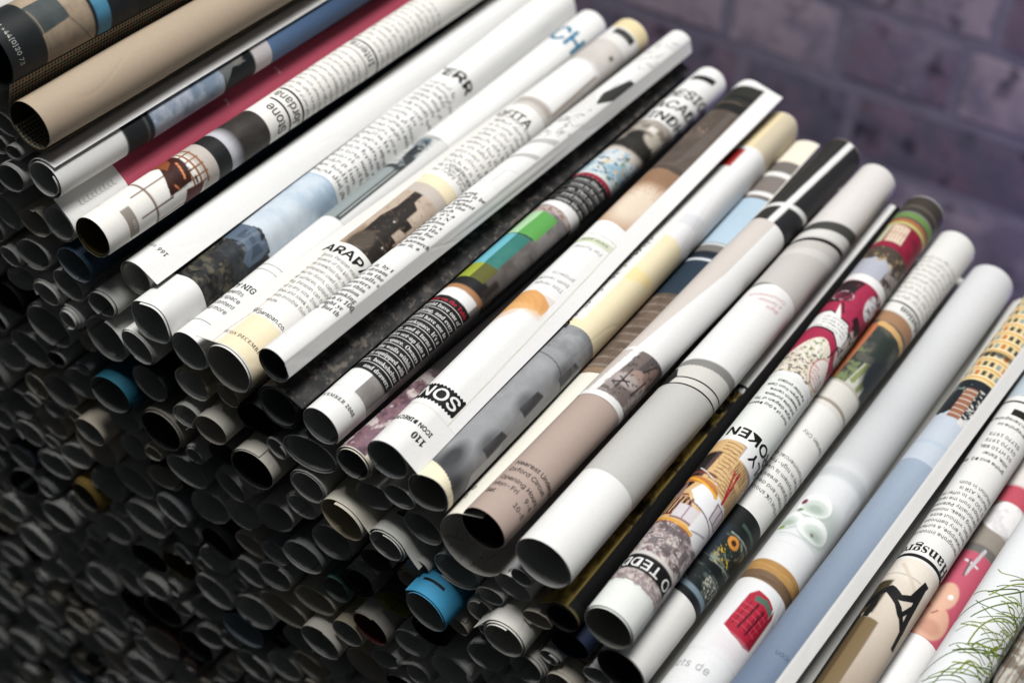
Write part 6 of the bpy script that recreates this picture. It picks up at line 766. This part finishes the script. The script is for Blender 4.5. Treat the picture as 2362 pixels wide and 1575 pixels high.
# blue sky page with white margin
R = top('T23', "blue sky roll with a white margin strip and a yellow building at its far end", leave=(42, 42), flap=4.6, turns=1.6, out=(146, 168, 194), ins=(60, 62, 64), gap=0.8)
def f(c):
    t = np.clip((c.b - 20) / 125, 0, 1); c.fill((116, 131, 154)); c.put(t, (166, 181, 199)); c.put((c.b > 139), (200, 210, 222)); c.rect(-90, 40, 150, 152, (190, 204, 220), 1.5)
    e = 168 + 6 * vnoise(c.p / 18, c.b * 0, 3); m_ = c.b > e; c.put(m_, (34, 40, 46)); c.noise(3, 2.5, (150, 176, 160), 0.66, 0.08, 0.9, 4, (-90, 20, 184, 196)); c.poly([(-22, 168), (-22, 188), (12, 188), (12, 168)], (156, 106, 80)); 
    for k in range(6): c.rect(-22, 12, 170.4 + k * 3.2, 171.0 + k * 3.2, (216, 206, 196))
    c.noise(1.6, 1.2, (232, 228, 222), 0.55, 0.1, 0.9, 6, (12, 40, 166, 190)); m_ = c.b > 194; c.put(m_, (238, 216, 164))
    for k in range(12):
        b = 195.5 + k * 6.6; c.rect(-90, 34, b, b + 1.3, (228, 174, 84)); c.rect(-90, 34, b + 1.3, b + 1.9, (250, 240, 214))
        for q in range(6): p = -70 + q * 19 + (k % 3) * 4; c.rect(p, p + 11, b + 2.4, b + 5.4, ((60, 62, 58), (58, 66, 54), (206, 122, 58), (150, 164, 164))[(k * 7 + q * 3) % 4])
    c.rect(-90, 34, 212, 215, (44, 44, 42), 0.6, 0.8); c.put(np.clip((c.p - 34) / 1.2 + 0.5, 0, 1), (242, 241, 239))
R.pic(-96, 72, 0.3, 279.6, f, 0.55)
R.text("icon", 30, 29.0, 3.4, (70, 84, 104), rot=True)

# hansgrohe text roll
R = top('T24', "roll with large upside-down Hansgro heading, tiny columns and a black script letter", turns=1.7, out=(240, 239, 236), ins=(120, 120, 118))
def f(c):
    t = np.clip((c.b - 20) / 70, 0, 1); c.fill((166, 148, 130)); c.put(t, (232, 222, 208)); c.put(np.clip((c.p - 20) / 70, 0, 1), (206, 186, 166), 0.5); c.poly([(-90, 0), (-90, 66), (0, 62.5), (6, 0)], (92, 76, 52)); c.poly([(-30, 0), (-34, 64), (0, 62.5), (6, 0)], (126, 106, 76)); c.rect(-90, -52, 0, 80, (36, 34, 30), 1.0); c.rect(-90, -26, 66, 84, (70, 60, 42), 1.0); c.rect(-90, 140, 86, 100, (238, 230, 218), 4, 0.8); c.line(-90, 88, 30, 88, 0.3, (150, 140, 126)); c.line(-30, 93, 60, 78, 1.4, (214, 200, 182), 0.7); c.rect(-90, 140, 96.4, 97.6, (240, 239, 236))
R.pic(-80, 104, 0.3, 97.4, f, 0.5)
BK = (24, 24, 25)
R.stroke([(-44, 76), (-20, 80), (10, 77), (34, 80), (46, 90)], 2.6, BK); R.stroke([(-30, 79), (20, 73), (58, 66), (64, 58)], 2.0, BK); R.stroke([(44, 88), (48, 80), (52, 72), (58, 66)], 2.4, BK); R.stroke([(-60, 70), (-44, 76), (-36, 70), (-40, 64)], 2.6, BK); R.stroke([(0, 76), (30, 70), (48, 78)], 1.6, BK)
R.rule(-82, 104, 97.6, 1.6, BK); R.text(serif("Hansgrohe"), 84, 104.4, 7.2, (30, 30, 30), rot=True, sx=1.04)
R.text("Hansgrohe introduces\nwaterpipe, a surface\nturns any bathroom\nstall, without extra\nusing sleek, minimal\npersonality Patented\nshops from the range\nS 100 air to offer more\nsource, AIR is\nsolution in both", 74, 113.0, 2.75, (96, 94, 92), rot=True, gap=1.25)
R.text("grohe and D2. San\nville, Esher\n01 HT10 8BL\n01770 1972\n01770 1973", 52, 159.0, 2.75, (90, 88, 86), rot=True, gap=1.5, bold=0.008); R.text("hansgrohe.co\nwww.hansgrohe.co", 56, 182, 2.6, (70, 68, 66), rot=True, gap=1.5, bold=0.008)
R.rect(-16, 24, 188, 192, (36, 34, 32)); R.rule(-82, 104, 196.5, 1.0, BK); R.rect(-82, 104, 201, 279, (196, 208, 216))

# pink picture roll
R = top('T25', "pink picture roll with a peach figure set low beside the grass roll", out=(242, 241, 240), ins=(150, 150, 150), turns=1.4)
def f(c):
    c.fill((196, 92, 114)); c.rect(-90, 140, 126.5, 160, (150, 142, 132), 1.0); c.rect(-90, 140, 126.5, 131, (112, 110, 106), 1.2); c.ell(8, 149, 8, 9, (238, 236, 236), 0.6); c.noise(4, 4, (206, 204, 206), 0.6, 0.2, 0.6, 3, (-40, 60, 140, 158)); c.rect(-90, 140, 157.5, 170, (192, 84, 100), 1.0); c.rect(-90, 140, 168, 200, (226, 222, 218), 2)
    c.ell(2, 86, 6.2, 8.6, (222, 176, 152), 0.8); c.ell(-6, 100, 4.6, 7.4, (226, 182, 158), 0.8); c.ell(4, 83.6, 4, 3.6, (196, 142, 122), 2.0, 0.7); c.line(-8, 90, 0, 92, 0.6, (150, 84, 80)); c.ell(8, 100.6, 1.0, 1.4, (240, 236, 232), 0.4); c.line(-14, 121, 20, 119.6, 1.2, (214, 210, 212)); c.line(4, 114, 14, 129, 1.3, (196, 192, 196)); c.line(-4, 122, 2, 113, 0.8, (120, 90, 100))
R.pic(-80, 100, 78, 200, f, 0.5)

# grass roll
R = top('T26', "white roll printed with long green grass blades in the lower right", out=(236, 239, 240), ins=(150, 150, 150), turns=1.6)
r = random.Random(5)
for k in range(96):
    p, b = r.uniform(36, 92), r.uniform(46, 112); a = r.uniform(-1, 1); ln = r.uniform(14, 46); dr = r.uniform(0.1, 1.0); pts = []
    cv = r.uniform(-34, 34); dn = r.choice((1, 1, 1, -0.6))
    for i in range(13):
        t = i / 12; pts.append((p - dn * ln * 2.3 * t + cv * t * t + 7 * math.sin(t * 5 + a * 6), b + ln * 0.34 * t * a - 13 * t * t * dr + 2.5 * math.sin(t * 4 + cv)))
    g_ = r.uniform(0, 1); R.stroke(pts, r.uniform(0.22, 0.55), (int(58 + 92 * g_), int(84 + 78 * g_), int(24 + 36 * g_)), 0.10 + 0.0004 * k)
def f(c): c.fill((236, 239, 240)); c.noise(4, 5, (66, 88, 40), 0.52, 0.15, 0.8, 2, (62, 130, 40, 118)); c.noise(1.2, 3, (40, 54, 30), 0.62, 0.15, 0.7, 5, (76, 130, 40, 118))
R.pic(52, 104, 40, 118, f, 0.5)

# stone picture at the corner
R = top('T27', "roll with a streaked grey stone picture in the lower right corner", out=(186, 182, 174), ins=(120, 120, 120), turns=1.5)
def f(c):
    c.fill((206, 202, 192)); c.noise(2.2, 9, (150, 146, 136), 0.52, 0.2, 0.9, 3); c.noise(6, 5, (104, 98, 86), 0.62, 0.12, 0.8, 5)
    for p in (-34, -20, -4, 12): c.line(p, 40, p + 6, 200, 0.4, (122, 84, 62))
    c.poly([(-90, 40), (-90, 82), (-30, 78), (-10, 66), (-10, 40)], (40, 42, 44))
R.pic(-84, 100, 40, 230, f, 0.7)

# small print on the shadowed ends
R = SR['s4']; R.text("COLOUR LAB", 48, 13.0, 3.4, (20, 40, 54), rot=True); R.rule(-34, 24, 6.0, 1.2, (24, 30, 36))
R = SR['s25']; R.rule(-90, 100, 8.0, 1.2, (214, 150, 54)); R.text("EVERYTHING", 76, 15.0, 3.6, (40, 38, 36), rot=True)
R = SR['s2']; R.pic(-20, 56, 9, 60, lambda c: (c.fill((150, 150, 138)), c.noise(4, 4, (74, 80, 72), 0.5, 0.2, 0.9, 3), c.noise(2, 3, (206, 204, 192), 0.66, 0.1, 0.8, 5)), 0.6)
flush_text()
for R_ in list(TR.values()) + list(SR.values()): R_.finish()
